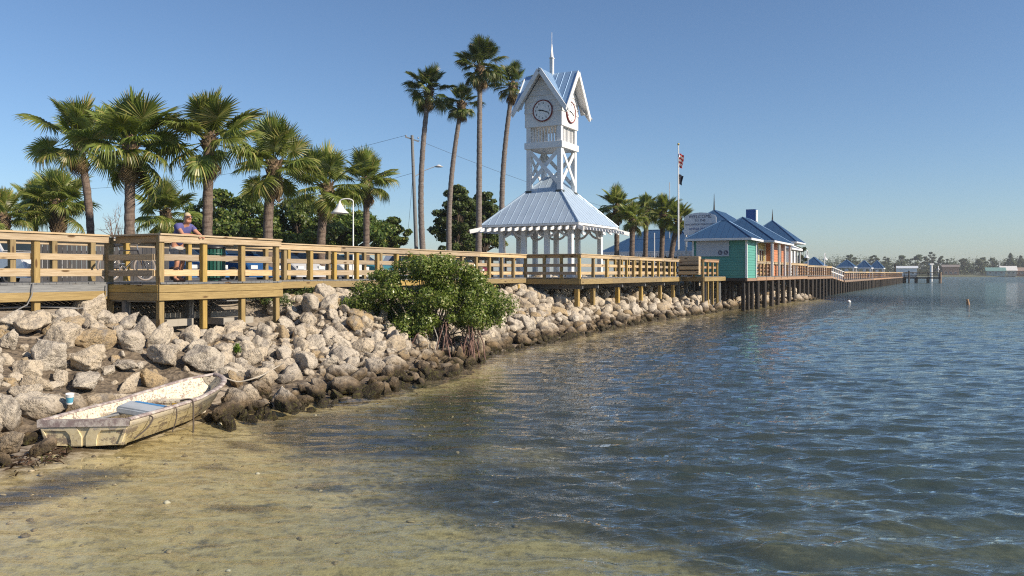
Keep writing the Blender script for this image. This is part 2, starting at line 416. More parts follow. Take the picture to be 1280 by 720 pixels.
def rock_mat():
    m, nt, b = newmat('limestone'); o = rnd_vec(nt, objcoord(nt)); p = worldpos(nt); z = nd(nt, 'ShaderNodeSeparateXYZ', {0: p}).outputs[2]
    r = objrand(nt)
    pz = noise(nt, p, 1.1, 3, .6); n1 = noise(nt, p, 4.5, 5, .65); n2 = noise(nt, p, 17, 5, .7); n3 = noise(nt, p, 55, 3, .65)
    att = nd(nt, 'ShaderNodeAttribute', attribute_name='rnd').outputs['Fac']
    rv = math_(nt, 'FRACT', math_(nt, 'ADD', r, att))
    base = mixc(nt, rv, (0.60, 0.505, 0.375), (0.57, 0.515, 0.43))
    base = mixc(nt, maprange(nt, rv, .82, .93), base, (0.46, 0.345, 0.20))
    base = mixc(nt, maprange(nt, n1, .48, .68), base, (0.30, 0.265, 0.225))
    base = mixc(nt, math_(nt, 'MULTIPLY', maprange(nt, n2, .52, .66), .75), base, (0.165, 0.145, 0.12))
    base = mixc(nt, math_(nt, 'MULTIPLY', maprange(nt, n2, .42, .30), .5), base, (0.66, 0.60, 0.51))
    base = mixc(nt, math_(nt, 'MULTIPLY', maprange(nt, n3, .60, .70), .7), base, (0.09, 0.075, 0.06))
    # tide stain: brown film and algae below the high water mark
    zz = math_(nt, 'ADD', z, math_(nt, 'MULTIPLY', math_(nt, 'SUBTRACT', pz, .5), .9))
    brown = mixc(nt, maprange(nt, n1, .4, .65), (0.17, 0.115, 0.06), (0.06, 0.042, 0.026))
    col = mixc(nt, math_(nt, 'MULTIPLY', maprange(nt, zz, .55, .16), .92), base, brown)
    slime = mixc(nt, maprange(nt, n2, .5, .62), (0.040, 0.030, 0.018), (0.085, 0.078, 0.025))
    col = mixc(nt, maprange(nt, zz, .24, .06), col, slime)
    h = math_(nt, 'ADD', math_(nt, 'ADD', math_(nt, 'MULTIPLY', n1, 1.1), n2), math_(nt, 'MULTIPLY', n3, .45))
    setp(nt, b, col, maprange(nt, z, 0, .2, .45, .9), None, bump(nt, h, 1.0, .055), .25)
    return m
ROCK = rock_mat()
ROCKS5 = [rock_mesh(100+i, 5) for i in range(7)]; ROCKS4 = [rock_mesh(200+i, 4) for i in range(9)]; ROCKS3 = [rock_mesh(300+i, 3) for i in range(9)]
for me in ROCKS5+ROCKS4+ROCKS3: me.materials.append(ROCK)

def hit(px, py, lift=.2):
    Z = 4.0
    while Z < 120:
        x = X(px, Z); z = ZH(py, Z)
        if z <= zg1(x, Z)+lift: return x, Z, z
        Z += .04
    return x, Z, z
RH = {}
rocks = []   # (x, y, r) of everything placed
# (px centre, py centre, px width, height/width, label, mesh)
NAMED = [
 (113, 385, 46, 1.0, 'tall ochre pitted boulder peaking just below the left deck beam', 0),
 (35, 404, 58, .82, 'large rounded grey boulder at the top of the bank, far left', 1),
 (88, 407, 42, .72, 'flat-topped grey boulder wedged before the tall ochre one', 2),
 (119, 424, 50, .85, 'pale pointed boulder below the tall ochre one', 3),
 (168, 427, 44, 1.0, 'upright cream boulder with a ridged face left of the big tan one', 4),
 (207, 444, 54, .75, 'big smooth tan boulder below the overlook corner post', 5),
 (107, 449, 50, .75, 'squarish tan boulder in the middle of the bank above the boat', 6),
 (60, 446, 50, .85, 'bumpy white-grey boulder left of the squarish tan one', 0),
 (110, 476, 58, .58, 'long tan oval boulder lying above the paper cup', 3),
 (43, 506, 72, .75, 'big brown slanting boulder left of the paper cup', 4),
 (160, 455, 36, .62, 'small pale wedge boulder left of the boat bow', 1),
 (284, 512, 48, .60, 'smooth golden boulder awash beside the boat bow', 5),
 (354, 504, 34, .62, 'brown barnacled boulder standing alone in the shallows', 2),
 (290, 407, 34, .85, 'round pitted grey boulder between the overlook support posts', 1),
 (523, 411, 34, .95, 'angular pale tan boulder left of the mangrove roots', 3),
 (14, 552, 46, .66, 'low dark boulder by the boat stern at the waterline', 6),
 (257, 447, 50, .70, 'speckled grey boulder above the bow of the boat', 0),
 (12, 425, 34, .95, 'light grey boulder cut by the left picture edge', 2),
 (330, 470, 44, .80, 'brown block the mooring rope is tied to', 4),
]
for (px, py, wpx, hw, lab, mi) in NAMED:
    x, y, z = hit(px, py, .22); r = wpx/2000*y
    o = link('boulder', ROCKS5[mi % len(ROCKS5)], None, None, (x, y, z-.02), (random.uniform(-.3, .3), random.uniform(-.3, .3), random.uniform(0, 6.28)), (r*1.06, r*1.06, r*hw*1.45))
    tag(o, lab, 'boulder', 'single boulders on the bank'); RH.setdefault((int(x//1.2), int(y//1.2)), []).append((x, y, r))

BOAT_C = (-5.72, 12.6)
def in_boat(x, y): return abs(x-BOAT_C[0]-(y-12.6)*.05) < .76 and 10.45 < y < 14.95
cand = []
L_all = []
def throw(n, rlo, rhi, sep, dlo, dhi, tmin, tmax, lift):
    cnt = 0
    ts = RNG.uniform(tmin, tmax, n*14); ss = RNG.uniform(-1.5, 8.5, n*14)
    xs = P0[0]+U2[0]*ts+V2[0]*ss; ys = P0[1]+U2[1]*ts+V2[1]*ss; ds = shore_d(xs, ys); zs = zg(xs, ys)
    for x, y, d, t, s, z in zip(xs, ys, ds, ts, ss, zs):
        if cnt >= n: break
        if not (dlo < d < dhi) or in_boat(x, y): continue
        if -.25 < t < 3.7 and s < 2.05: continue
        if s < .35 and t < 20: continue
        if d > -.55 and y < 12.6 and x > -7.4: continue
        r = rlo+(rhi-rlo)*RNG.random()**1.7
        ok = True
        ci, cj = int(x//1.2), int(y//1.2)
        for q in (q for a in (-1, 0, 1) for b in (-1, 0, 1) for q in RH.get((ci+a, cj+b), ())):
            if (q[0]-x)**2+(q[1]-y)**2 < (sep*(q[2]+r))**2: ok = False; break
        if not ok: continue
        RH.setdefault((ci, cj), []).append((x, y, r)); L_all.append((x, y, z+r*lift, r)); cnt += 1
throw(330, .23, .40, .68, -5.2, .30, -9, 22, .42)
throw(520, .15, .27, .62, -5.0, .6, -9, 22, .38)
throw(620, .08, .17, .60, -4.8, .7, -9, 18, .32)
throw(460, .28, .50, .66, -4.9, .5, 20, 66, .42)
throw(700, .16, .30, .62, -4.9, .6, 20, 66, .36)
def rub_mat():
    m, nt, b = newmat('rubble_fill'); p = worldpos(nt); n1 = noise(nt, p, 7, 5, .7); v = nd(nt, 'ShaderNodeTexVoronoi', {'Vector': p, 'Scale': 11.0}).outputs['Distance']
    c = mixc(nt, maprange(nt, n1, .35, .65), (.085, .065, .045), (.19, .15, .105)); setp(nt, b, c, .9, None, bump(nt, math_(nt, 'ADD', n1, v), 1.0, .06)); return m  # dark soil tone, also painting the shaded crevices between packed boulders
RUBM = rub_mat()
# the bank's own fill of broken stone, with the stones as its pieces
tt = np.linspace(-10, 64, 300); sl = np.linspace(-5.2, .9, 28)
bxv = []
cum = np.concatenate([[0], np.cumsum(np.hypot(*np.diff(SHORE, axis=0).T))])
s0, s1 = cum[4], cum[16]
ls = np.linspace(s0, s1, 420)
sx_ = np.interp(ls, cum, SHORE[:, 0]); sy_ = np.interp(ls, cum, SHORE[:, 1])
tx = np.gradient(sx_); ty = np.gradient(sy_); ln = np.hypot(tx, ty); k_ = np.ones(25)/25
nxv = np.convolve(np.pad(-ty/ln, 12, 'edge'), k_, 'valid'); nyv = np.convolve(np.pad(tx/ln, 12, 'edge'), k_, 'valid')
BXs = sx_[:, None]+nxv[:, None]*(-sl)[None, :]; BYs = sy_[:, None]+nyv[:, None]*(-sl)[None, :]
bz = zg(BXs.ravel(), BYs.ravel())
bn = fbm(np.stack([BXs.ravel()*4, BYs.ravel()*4, 0*bz], 1), 3, 3)
edge = sstep(-5.2, -4.4, np.broadcast_to(sl, BXs.shape).ravel())*sstep(.9, .4, np.broadcast_to(sl, BXs.shape).ravel())
dry_beach = sstep(15.2, 14.0, BYs.ravel())*sstep(-1.5, -1.0, np.broadcast_to(sl, BXs.shape).ravel())
bzz = bz-.01+(bn-.32)*.26*edge*(1-dry_beach)-dry_beach*.06
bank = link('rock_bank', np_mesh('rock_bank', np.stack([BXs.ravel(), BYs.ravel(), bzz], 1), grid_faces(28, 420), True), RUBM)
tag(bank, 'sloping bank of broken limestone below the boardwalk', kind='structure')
L_all.sort(key=lambda q: -q[3]/math.hypot(q[0], q[1]) if q[1] > 6 and -.72 < q[0]/q[1] < .7 else 0)
near, rest = L_all[:280], L_all[280:]
for i, (x, y, z, r) in enumerate(near):
    pool = ROCKS5 if y < 15 else ROCKS4
    link('stone', pool[i % len(pool)], None, bank, (x, y, z), (random.uniform(-.7, .7), random.uniform(-.7, .7), random.uniform(0, 6.28)),
         (r*random.uniform(.9, 1.35), r*random.uniform(.8, 1.1), r*random.uniform(.7, 1.35)))
ROCKS2 = [rock_mesh(400+i, 2) for i in range(9)]
base = [[np.array([v.co[:] for v in me.vertices]) for me in L_] for L_ in (ROCKS3, ROCKS2)]
VV, FF, AT = [], [], []; off = 0
for i, (x, y, z, r) in enumerate(rest):
    M = np.array(Euler((random.uniform(-.8, .8), random.uniform(-.8, .8), random.uniform(0, 6.28))).to_matrix())
    lo = 1 if y > 27 else 0; P = (base[lo][i % 9]*np.array([r*random.uniform(.95, 1.25), r, r*random.uniform(.9, 1.25)])) @ M.T + np.array([x, y, z])
    VV.append(P); FF.append(ICO[3-lo][1]+off); AT.append(np.full(len(P), random.random())); off += len(P)
rub = link('rubble', np_mesh('rubble', np.concatenate(VV), np.concatenate(FF), True, {'rnd': np.concatenate(AT)}), ROCK, bank)
tag(rub, kind='stuff')
def pebble_mat():
    m, nt, b = newmat('pebble'); a = nd(nt, 'ShaderNodeAttribute', attribute_name='rnd').outputs['Fac']
    c = mixc(nt, maprange(nt, a, 0, .8), (.10, .08, .05), (.36, .29, .17)); c = mixc(nt, maprange(nt, a, .9, .97), c, (.62, .58, .48)); setp(nt, b, c, .6); return m
# pebbles, shell bits and clods on the shallow bed
rgp = np.random.default_rng(15); VV, FF, AT = [], [], []; off = 0; b2 = [np.array([v.co[:] for v in me.vertices]) for me in ROCKS2]
pxs = rgp.uniform(-8, 4.5, 5200); pys = rgp.uniform(5.6, 17, 5200); pds = shore_d(pxs, pys); pzs = zg(pxs, pys)
kp = (pds > -.9) & (pds < 6.5) & (rgp.random(5200) < np.exp(-np.clip(pds, 0, 9)*.5)*.6) & ~((np.abs(pxs+5.7) < .8) & (pys > 10.6) & (pys < 15))
for i, (x, y, z) in enumerate(zip(pxs[kp], pys[kp], pzs[kp])):
    r = .008+.034*rgp.random()**3; a = rgp.random()*6.28; ca, sa = math.cos(a), math.sin(a); P = b2[i % 9]*np.array([r*1.3, r, r*.7]); P = np.stack([P[:, 0]*ca-P[:, 1]*sa+x, P[:, 0]*sa+P[:, 1]*ca+y, P[:, 2]+z+r*.3], 1)
    VV.append(P); FF.append(ICO[2][1]+off); AT.append(np.full(len(P), rgp.random())); off += len(P)
peb = link('pebbles', np_mesh('pebbles', np.concatenate(VV), np.concatenate(FF), True, {'rnd': np.concatenate(AT)}), pebble_mat()); tag(peb, 'small pebbles and shell bits strewn over the shallow sand', kind='stuff')
# ------------------------------------------------------------------ boardwalk
DZ = 2.2                       # deck level
def rail_run(par, pts, post_ts, deck=DZ, side=1, cap=W_CAP, post=W_POST, brd=W_CAP, pw=.13, low=None, boards=(.20, .555), bh=.135, fas=True):
    """a straight railing from pts[0] to pts[1] in the frame of par; outer side = side * local -y of the run"""
    a = Vector((*pts[0], 0)); b = Vector((*pts[1], 0)); d = (b-a).normalized(); n = Vector((d.y, -d.x, 0))*side; L = (b-a).length
    up = lambda p, z, off=0: (p.x+n.x*off, p.y+n.y*off, z)
    for t in post_ts:
        p = a+d*t; board(par, 'post', up(p, low if low is not None else deck-.20), up(p, deck+.93+.09), pw, pw, post, .012, .008)
    k = max(1, round(L/4.2)); e = [i*L/k for i in range(k+1)]
    for i in range(k):
        p, q = a+d*(e[i]+.004), a+d*(e[i+1]-.004)
        board(par, 'rail_cap', up(p, deck+1.05, .02), up(q, deck+1.05, .02), .235, .04, cap, .006, .002)
        if fas: board(par, 'rail_fascia', up(p, deck+.955, pw/2+.022), up(q, deck+.955, pw/2+.022), .04, .145, cap, .006, .002)
        for h in boards:
            board(par, 'rail_board', up(p, deck+h, -pw/2-.022), up(q, deck+h, -pw/2-.022), .04, bh, brd, .005, .002)
def decking(par, x0, x1, y0, y1, z, mat, step=.145, along='x'):
    m = MB()
    if along == 'x':
        x = x0
        while x < x1-.01: m.box((x+step/2, (y0+y1)/2+random.uniform(-.006, .006), z-.02), (step-.008, y1-y0, .04)); x += step
    else:
        y = y0
        while y < y1-.01: m.box(((x0+x1)/2, y+step/2, z-.02), (x1-x0, step-.008, .04)); y += step
    return tag(m.build('decking', mat, par), kind='stuff')
def frange(a, b, s):
    r = []; 
    while a < b+1e-6: r.append(a); a += s
    return r
BW = thing('boardwalk', 'yellow timber boardwalk with a square overlook standing on posts above the boulders', 'boardwalk', (P0[0], P0[1], 0), DECK_RZ)
# frame: x = along the walk (t), y = landward (-s)
T0, T1, BS, BE = -8.0, 20.9, 1.70, 3.48
rail_run(BW, [(T0, 0), (-.075, 0)], [8-1.7*k for k in range(1, 5)], side=1, low=1.15)
board(BW, 'post', (0, .03, 1.1), (0, .03, DZ+1.02), .15, .15, W_POST, .012)
rail_run(BW, [(BE+.1, 0), (T1, 0)], [1.95+1.09*k for k in range(14)], side=1)
rail_run(BW, [(T0, 2.0), (19.0, 2.0)], frange(.1, 27, .98), side=-1, boards=(.24, .60))
decking(BW, T0, T1, -.12, 2.1, DZ, W_GREY)
# overlook: A(0,0) B(0,-1.7) C(3.48,-1.7)
rail_run(BW, [(0, -.10), (0, -BS+.10)], [], side=-1)
rail_run(BW, [(-.10, -BS), (BE+.08, -BS)], [.1, 1.27, 2.43, BE+.1], side=1, low=1.12)
rail_run(BW, [(BE, -BS+.12), (BE, -.1)], [], side=1)
decking(BW, -.06, BE+.06, -BS-.10, -.125, DZ, W_GREY)
for z in (2.06, 1.885):
    board(BW, 'fascia_beam', (-.11, -BS-.092, z), (BE+.12, -BS-.092, z), .05, .168, W_POST, .006)
    board(BW, 'fascia_beam', (-.092, -BS-.06, z), (-.092, .0, z), .05, .168, W_POST, .006)
    board(BW, 'fascia_beam', (BE+.092, -BS-.06, z), (BE+.092, 0, z), .05, .168, W_POST, .006)
for x in (0.02, 1.75, BE-.05):
    board(BW, 'joist', (x, -BS-.02, 1.86), (x, 1.9, 1.86), .08, .2, W_GREY)
    for y in (-.55, 1.0): board(BW, 'support_post', (x, y, .9), (x, y, 1.77), .14, .14, W_GREY, .01)
board(BW, 'rim_beam', (T0, -.092, 2.075), (-.13, -.092, 2.075), .05, .16, W_GREY, .006)
for a, b in ((T0, -3.45), (-3.44, -.13)): board(BW, 'fascia_beam', (a, -.10, 1.905), (b, -.10, 1.905), .06, .19, W_POST, .008)
for i in range(5):
    a = BE+.13+i*(T1-BE-.14)/5; board(BW, 'fascia_beam', (a, -.092, 2.06), (a+(T1-BE-.14)/5-.006, -.092, 2.06), .05, .2, W_POST, .006)
for x in frange(4.7, 20.6, 2.2):
    board(BW, 'support_post', (x, -.02, .75), (x, -.02, 1.9), .14, .14, W_POST, .01); board(BW, 'support_post', (x, 1.8, 1.2), (x, 1.8, 1.9), .14, .14, W_GREY, .01)
for x in frange(-7.5, -1, 2.1): board(BW, 'support_post', (x, 1.7, 1.3), (x, 1.7, 2.1), .14, .14, W_GREY, .01)
m = MB(); 
for (x, y, z) in ((.9, -.9, 1.26), (2.4, -1.25, 1.24), (1.7, -.1, 1.36), (2.9, -.4, 1.36)): m.box((x, y, z), (random.uniform(.7, 1.2), random.uniform(.4, .8), .16), Matrix.Rotation(0, 4, 'Z'))
conc = paint((0.36, 0.33, 0.28), .9, wear=.25, name='broken_concrete')
m.build('concrete_slab', conc, BW)
m = MB(); m.tube([(-8, .25, 1.72), (-4, .2, 1.66), (-1.7, .1, 1.70), (-.2, .15, 1.60), (3, .2, 1.66), (8, .3, 1.62), (14, .3, 1.7)], .022, 6)
m.tube([(-1.86, -.17, 2.2), (-1.9, -.2, 1.95), (-2.0, -.2, 1.75), (-2.35, -.1, 1.55), (-2.5, -.05, 1.3)], .014, 6)
m.tube([(-.2, -.17, 2.15), (-.22, -.2, 1.9), (-.5, -.2, 1.66), (-1.0, -.1, 1.62)], .014, 6)
m.build('conduit', paint((.2, .2, .2), .6, name='grey_conduit'), BW)

PD = thing('pavilion_deck', 'timber deck with railing around the clock tower pavilion, above the rocks', 'deck', (*DK(T1, 0), 0), DECK_RZ)
S2, LP = 2.68, 15.7
rail_run(PD, [(0, -.06), (0, -S2+.09)], [.9, 1.75], side=-1)
rail_run(PD, [(-.08, -S2), (LP, -S2)], [.08, 1.7, 3.4, 5.1]+[5.1+1.06*k for k in range(1, 11)], side=1)
board(PD, 'post', (0.0, 0, 1.0), (0.0, 0, DZ+1.02), .13, .13, W_POST, .012)
rail_run(PD, [(8.6, -.2), (LP+5, -.2)], frange(.1, 12, 1.15), side=-1, boards=(.24, .60))
rail_run(PD, [(.4, 4.6), (8.0, 4.6)], frange(.1, 7.5, 1.5), side=-1, boards=(.24, .60))
decking(PD, .05, LP, -S2-.1, -.05, DZ, W_GREY); decking(PD, .05, 8.3, -.04, 4.7, DZ, W_GREY)
for i in range(4): board(PD, 'fascia_beam', (-.1+i*LP/4, -S2-.092, 2.03), (-.1+(i+1)*LP/4-.006, -S2-.092, 2.03), .05, .25, W_POST, .006)
board(PD, 'fascia_beam', (-.092, -S2-.06, 2.03), (-.092, -.06, 2.03), .05, .25, W_POST, .006)
for x in (.45, 2.3, 5.6, 9.2, 12.6, 15.2):
    board(PD, 'joist', (x, -S2+.02, 1.79), (x, 4.2 if x < 8 else 0, 1.79), .09, .2, W_GREY)
    for y in (-S2+.3, -.6): board(PD, 'support_post', (x, y, .9), (x, y, 1.68), .2, .2, W_POST if y < -1 else W_GREY, .02)

# third terrace up to the green kiosk
KT = thing('entrance_terrace', 'shaded timber terrace with railing at the foot of the green kiosk', 'deck', (*DK(T1+LP, 0), 0), DECK_RZ)
S3, L3 = 4.1, 5.5
rail_run(KT, [(0.03, -S2-.1), (0.03, -S3+.1)], [.75], side=-1)
rail_run(KT, [(-.05, -S3), (3.6, -S3)], [.05, 1.2, 2.4, 3.6], side=1, low=.4, cap=W_PIER, brd=W_PIER)  # darker timber paints the shade on this rail's cap and boards
decking(KT, .1, L3, -S3-.08, -.1, DZ, W_GREY)
board(KT, 'fascia_beam', (-.05, -S3-.092, 2.03), (L3-.1, -S3-.092, 2.03), .05, .25, W_POST); board(KT, 'fascia_beam', (-.062, -S3-.06, 2.03), (-.062, -S2-.13, 2.03), .05, .25, W_POST)
for x in (1.2, 3.0, 4.8):
    for y in (-S3+.2, -2.2, -.5): board(KT, 'support_post', (x, y, .2), (x, y, 1.9), .2, .2, W_GREY, .02)
# planter on the terrace rail
PB = thing('planter_box', 'light wooden planter box standing against the terrace railing', 'planter', (*DK(T1+LP-.5, 3.35), 0), DECK_RZ)
for z in (2.42, 2.72, 3.02, 3.28): board(PB, 'plank', (0, -.62, z), (0, .62, z), .05, .2 if z < 3.2 else .3, W_CAP, .008); board(PB, 'plank', (.55, -.62, z), (.55, .62, z), .05, .2 if z < 3.2 else .3, W_CAP, .008)
for y in (-.6, .6):
    board(PB, 'end_panel', (.03, y, 2.86), (.52, y, 2.86), .05, 1.1, W_CAP, .008)
MB().box((.27, 0, 2.78), (.46, 1.1, 1.0)).build('soil', paint((.06, .045, .03), .9), PB)

# ------------------------------------------------------------------ roofs
def metal_mat(name, col, metal, rough):
    m, nt, b = newmat(name); p = objcoord(nt); n = noise(nt, p, 1.5, 4, .6); n2 = noise(nt, p, 12, 4, .6)
    c = mixc(nt, math_(nt, 'MULTIPLY', maprange(nt, n, .4, .75), .35), col, tuple(x*.72 for x in col))
    setp(nt, b, c, math_(nt, 'ADD', rough-.06, math_(nt, 'MULTIPLY', n2, .14)), metal, bump(nt, n, .05, .02)); return m
M_ROOF = metal_mat('galvanised_roof', (0.50, 0.61, 0.72), .30, .33)
M_BLUE = metal_mat('blue_metal_roof', (0.05, 0.12, 0.235), .35, .38)
def seam_face(roof, O, ux, up, W, H, a, b, n, mat, rib=.024):
    """standing seam slope: eave from O along ux (length W), rises along up (length H); top edge spans a..b"""
    O = Vector(O); ux = Vector(ux).normalized(); up = Vector(up).normalized(); nm = ux.cross(up).normalized()
    if nm.z < 0: nm = -nm
    def top(x): return H if a <= x <= b else (H*x/a if x < a else H*(W-x)/(W-b))
    for i in range(n):
        x0, x1 = W*i/n, W*(i+1)/n
        pts = [(x0, 0), (x1, 0), (x1, top(x1))] + [(q, H) for q in (b, a) if x0+1e-4 < q < x1-1e-4] + [(x0, top(x0))]
        P = []
        for q in pts:
            if not P or (abs(P[-1][0]-q[0])+abs(P[-1][1]-q[1]) > 1e-4): P.append(q)
        if len(P) > 2 and abs(P[0][0]-P[-1][0])+abs(P[0][1]-P[-1][1]) < 1e-4: P.pop()
        mb = MB(); k = len(P); w3 = lambda q, h: O+ux*q[0]+up*q[1]+nm*h
        mb.add([w3(q, .012) for q in P]+[w3(q, -.012) for q in P], [tuple(range(k)), tuple(range(2*k-1, k-1, -1))]+[(j, j+k, (j+1) % k+k, (j+1) % k) for j in range(k)])
        if rib and i:
            h = top(x0)
            if h > .05:
                r = .012; c = [(x0-r, .0), (x0+r, .0), (x0+r, max(.01, h-.01)), (x0-r, max(.01, h-.01))]
                mb.add([w3(q, .0) for q in c]+[w3(q, rib) for q in c], [(0,1,2,3),(7,6,5,4),(0,4,5,1),(1,5,6,2),(2,6,7,3),(3,7,4,0)])
        mb.build('roof_panel', mat, roof)
def hip_roof(par, x0, x1, y0, y1, ze, rise, mat, n_per_m=2.2, trim=WHITE, ridge='auto', fascia=.14, name='roof', ends=('hip', 'hip')):
    """hip roof over a rectangle in par's frame; ridge along the longer side; ends hip or gable (low, high)"""
    wx, wy = x1-x0, y1-y0
    along_x = wx >= wy if ridge == 'auto' else ridge == 'x'
    roof = link(name, MB().box(((x0+x1)/2, (y0+y1)/2, ze-.03), (wx-.04, wy-.04, .05)).mesh('soffit'), trim, par)
    if not along_x:
        # build in swapped frame through vectors
        ex, ey, o = Vector((0, 1, 0)), Vector((1, 0, 0)), Vector((x0, y0, 0)); Wl, Wd = wy, wx
    else: ex, ey, o = Vector((1, 0, 0)), Vector((0, 1, 0)), Vector((x0, y0, 0)); Wl, Wd = wx, wy
    hd = Wd/2; sl = math.hypot(hd, rise); i0 = hd if ends[0] == 'hip' else 0; i1 = hd if ends[1] == 'hip' else 0
    if i0+i1 > Wl: i0 = i0*Wl/(i0+i1)-.001; i1 = Wl-i0-.001
    zv = Vector((0, 0, 1))
    for sgn in (0, 1):
        oo = o+ey*(Wd*sgn)+zv*ze; u_ = (ey*(hd if not sgn else -hd)+zv*rise)
        seam_face(roof, oo, ex, u_, Wl, sl, i0, Wl-i1, max(3, round(Wl*n_per_m)), mat)
    for e, ii in ((0, i0), (1, i1)):
        if ii > .01:
            oo = o+ex*(Wl*e)+zv*ze; u_ = ex*(ii if not e else -ii)+zv*rise
            seam_face(roof, oo, ey, u_, Wd, math.hypot(ii, rise), Wd/2-.002, Wd/2+.002, max(3, round(Wd*n_per_m)), mat)
        else:
            p = o+ex*(Wl*e)+ex*(.0 if not e else 0)+zv*ze
            mb = MB(); q = [p+ey*.12, p+ey*(Wd-.12), p+ey*Wd/2+zv*(rise-.1)]; dv = ex*(.3 if not e else -.3)
            mb.add([a+dv for a in q]+[a+dv*1.2 for a in q], [(0,1,2),(5,4,3),(0,3,4,1),(1,4,5,2),(2,5,3,0)]); mb.build('gable', trim, roof)
            for sgn in (0, 1): 
                A = p+ey*(Wd*sgn)+zv*.0; B = p+ey*Wd/2+zv*rise
                board(roof, 'barge_board', A-zv*.06, B-zv*.06, .04, .16, trim)
    for (A, B) in ((o, o+ex*Wl), (o+ey*Wd, o+ey*Wd+ex*Wl), (o, o+ey*Wd), (o+ex*Wl, o+ex*Wl+ey*Wd)):
        board(roof, 'eave_fascia', A+zv*(ze-.05), B+zv*(ze-.05), .05, fascia, trim)
    cap = MB(); R0 = o+ex*i0+ey*hd+zv*(ze+rise+.02); R1 = o+ex*(Wl-i1)+ey*hd+zv*(ze+rise+.02)
    if (R1-R0).length > .05: cap.tube([R0, R1], .05, 6)
    if i0: 
        for s_ in (0, 1): cap.tube([o+ey*(Wd*s_)+zv*(ze+.03), R0], .045, 6)
    if i1:
        for s_ in (0, 1): cap.tube([o+ex*Wl+ey*(Wd*s_)+zv*(ze+.03), R1], .045, 6)
    if cap.v: cap.build('ridge_cap', mat, roof)
    return roof
def siding(par, name, a, b, z0, z1, mat, n, thick=.12, out=1):
    """lapped board wall from a to b (frame of par), face on the right-hand side of a->b"""
    a = Vector((*a, 0)); b = Vector((*b, 0)); d = (b-a).normalized(); nm = Vector((d.y, -d.x, 0))*out; mb = MB(); h = (z1-z0)/n
    for i in range(n):
        zb, zt = z0+i*h, z0+(i+1)*h; q = [a+nm*.022, b+nm*.022, b+nm*.002, a+nm*.002]
        vs = [Vector((p.x, p.y, z)) for p, z in zip(q, (zb, zb, zt, zt))]+[Vector((p.x, p.y, zb)) for p in (a, b)]
        mb.add(vs, [(0, 1, 2, 3), (4, 5, 1, 0)])
    inner = [a-nm*thick, b-nm*thick]
    mb.add([Vector((inner[0].x, inner[0].y, z0)), Vector((inner[1].x, inner[1].y, z0)), Vector((inner[1].x, inner[1].y, z1)), Vector((inner[0].x, inner[0].y, z1))], [(0, 1, 2, 3)])
    return mb.build(name, mat, par)
_tc = {}
def text(par, name, s, size, mat, M, align='CENTER', depth=.004):
    if (s, size) in _tc: o = link(name, _tc[(s, size)], None, par); o.matrix_local = M; return o
    cu = bpy.data.curves.new(name, 'FONT'); cu.body = s; cu.size = size; cu.align_x = align; cu.align_y = 'CENTER'; cu.extrude = depth; cu.resolution_u = 3
    ob = bpy.data.objects.new('tmp', cu); COL.objects.link(ob); bpy.context.view_layer.update()
    me = bpy.data.meshes.new_from_object(ob.evaluated_get(bpy.context.evaluated_depsgraph_get())); bpy.data.objects.remove(ob)
    me.materials.clear(); me.materials.append(mat); _tc[(s, size)] = me; o = link(name, me, None, par); o.matrix_local = M; return o
def face_frame(origin, nrm):
    """text frame: x right, y up, z = outward normal"""
    n = Vector(nrm).normalized(); up = Vector((0, 0, 1)); xr = up.cross(n).normalized(); M = Matrix((xr, up, n)).transposed().to_4x4(); M.translation = Vector(origin); return M

# ------------------------------------------------------------------ clock tower pavilion (frame: x along the walk, y landward)
TC = (2.05, 41.2)
CT = thing('clock_tower', 'white wooden clock tower rising from a hipped metal pavilion roof', 'clock tower', (TC[0], TC[1], DZ), DECK_RZ)
HE, ZE, RS = 2.64, 2.6, 2.7        # half eave, eave height over deck, rise
cols = [(-1.9, y) for y in (-1.9, -.63, .63, 1.9)]+[(1.9, y) for y in (-1.9, -.63, .63, 1.9)]+[(0, 1.9), (0, -1.9)][:1]
for x, y in cols:
    board(CT, 'column', (x, y, .0), (x, y, 2.62), .24, .24, WHITE, .02)
    MB().box((x, y, .12), (.32, .32, .24)).build('column_base', WHITE, CT); MB().box((x, y, 2.55), (.30, .30, .07)).build('column_capital', WHITE, CT)
for a, b in (((-2.02, -1.9), (2.02, -1.9)), ((-2.02, 1.9), (2.02, 1.9)), ((-1.9, -1.77), (-1.9, 1.77)), ((1.9, -1.77), (1.9, 1.77))):
    board(CT, 'header_beam', (*a, 2.70), (*b, 2.70), .16, .24, WHITE, .01)
for x, y in cols:
    for dx, dy in ((0, 1), (0, -1), (1, 0), (-1, 0)):
        if (abs(x) == 1.9 and dx == 0 and abs(y+dy*.5) < 1.9) or (abs(y) == 1.9 and dy == 0 and abs(x+dx*.5) < 1.9):
            m = MB(); pts = [(x+dx*(.10+.52*math.sin(q)), y+dy*(.10+.52*math.sin(q)), 2.02+.56*(1-math.cos(q))) for q in np.linspace(0, PI/2, 6)]
            m.tube(pts, .06, 6); m.build('knee_brace', WHITE, CT)
proof = link('pavilion_roof', MB().box((0, 0, ZE+.02), (HE*1.5, HE*1.5, .03)).mesh('ceiling'), WHITE, CT)
sl = math.hypot(HE, RS); apx = .0015
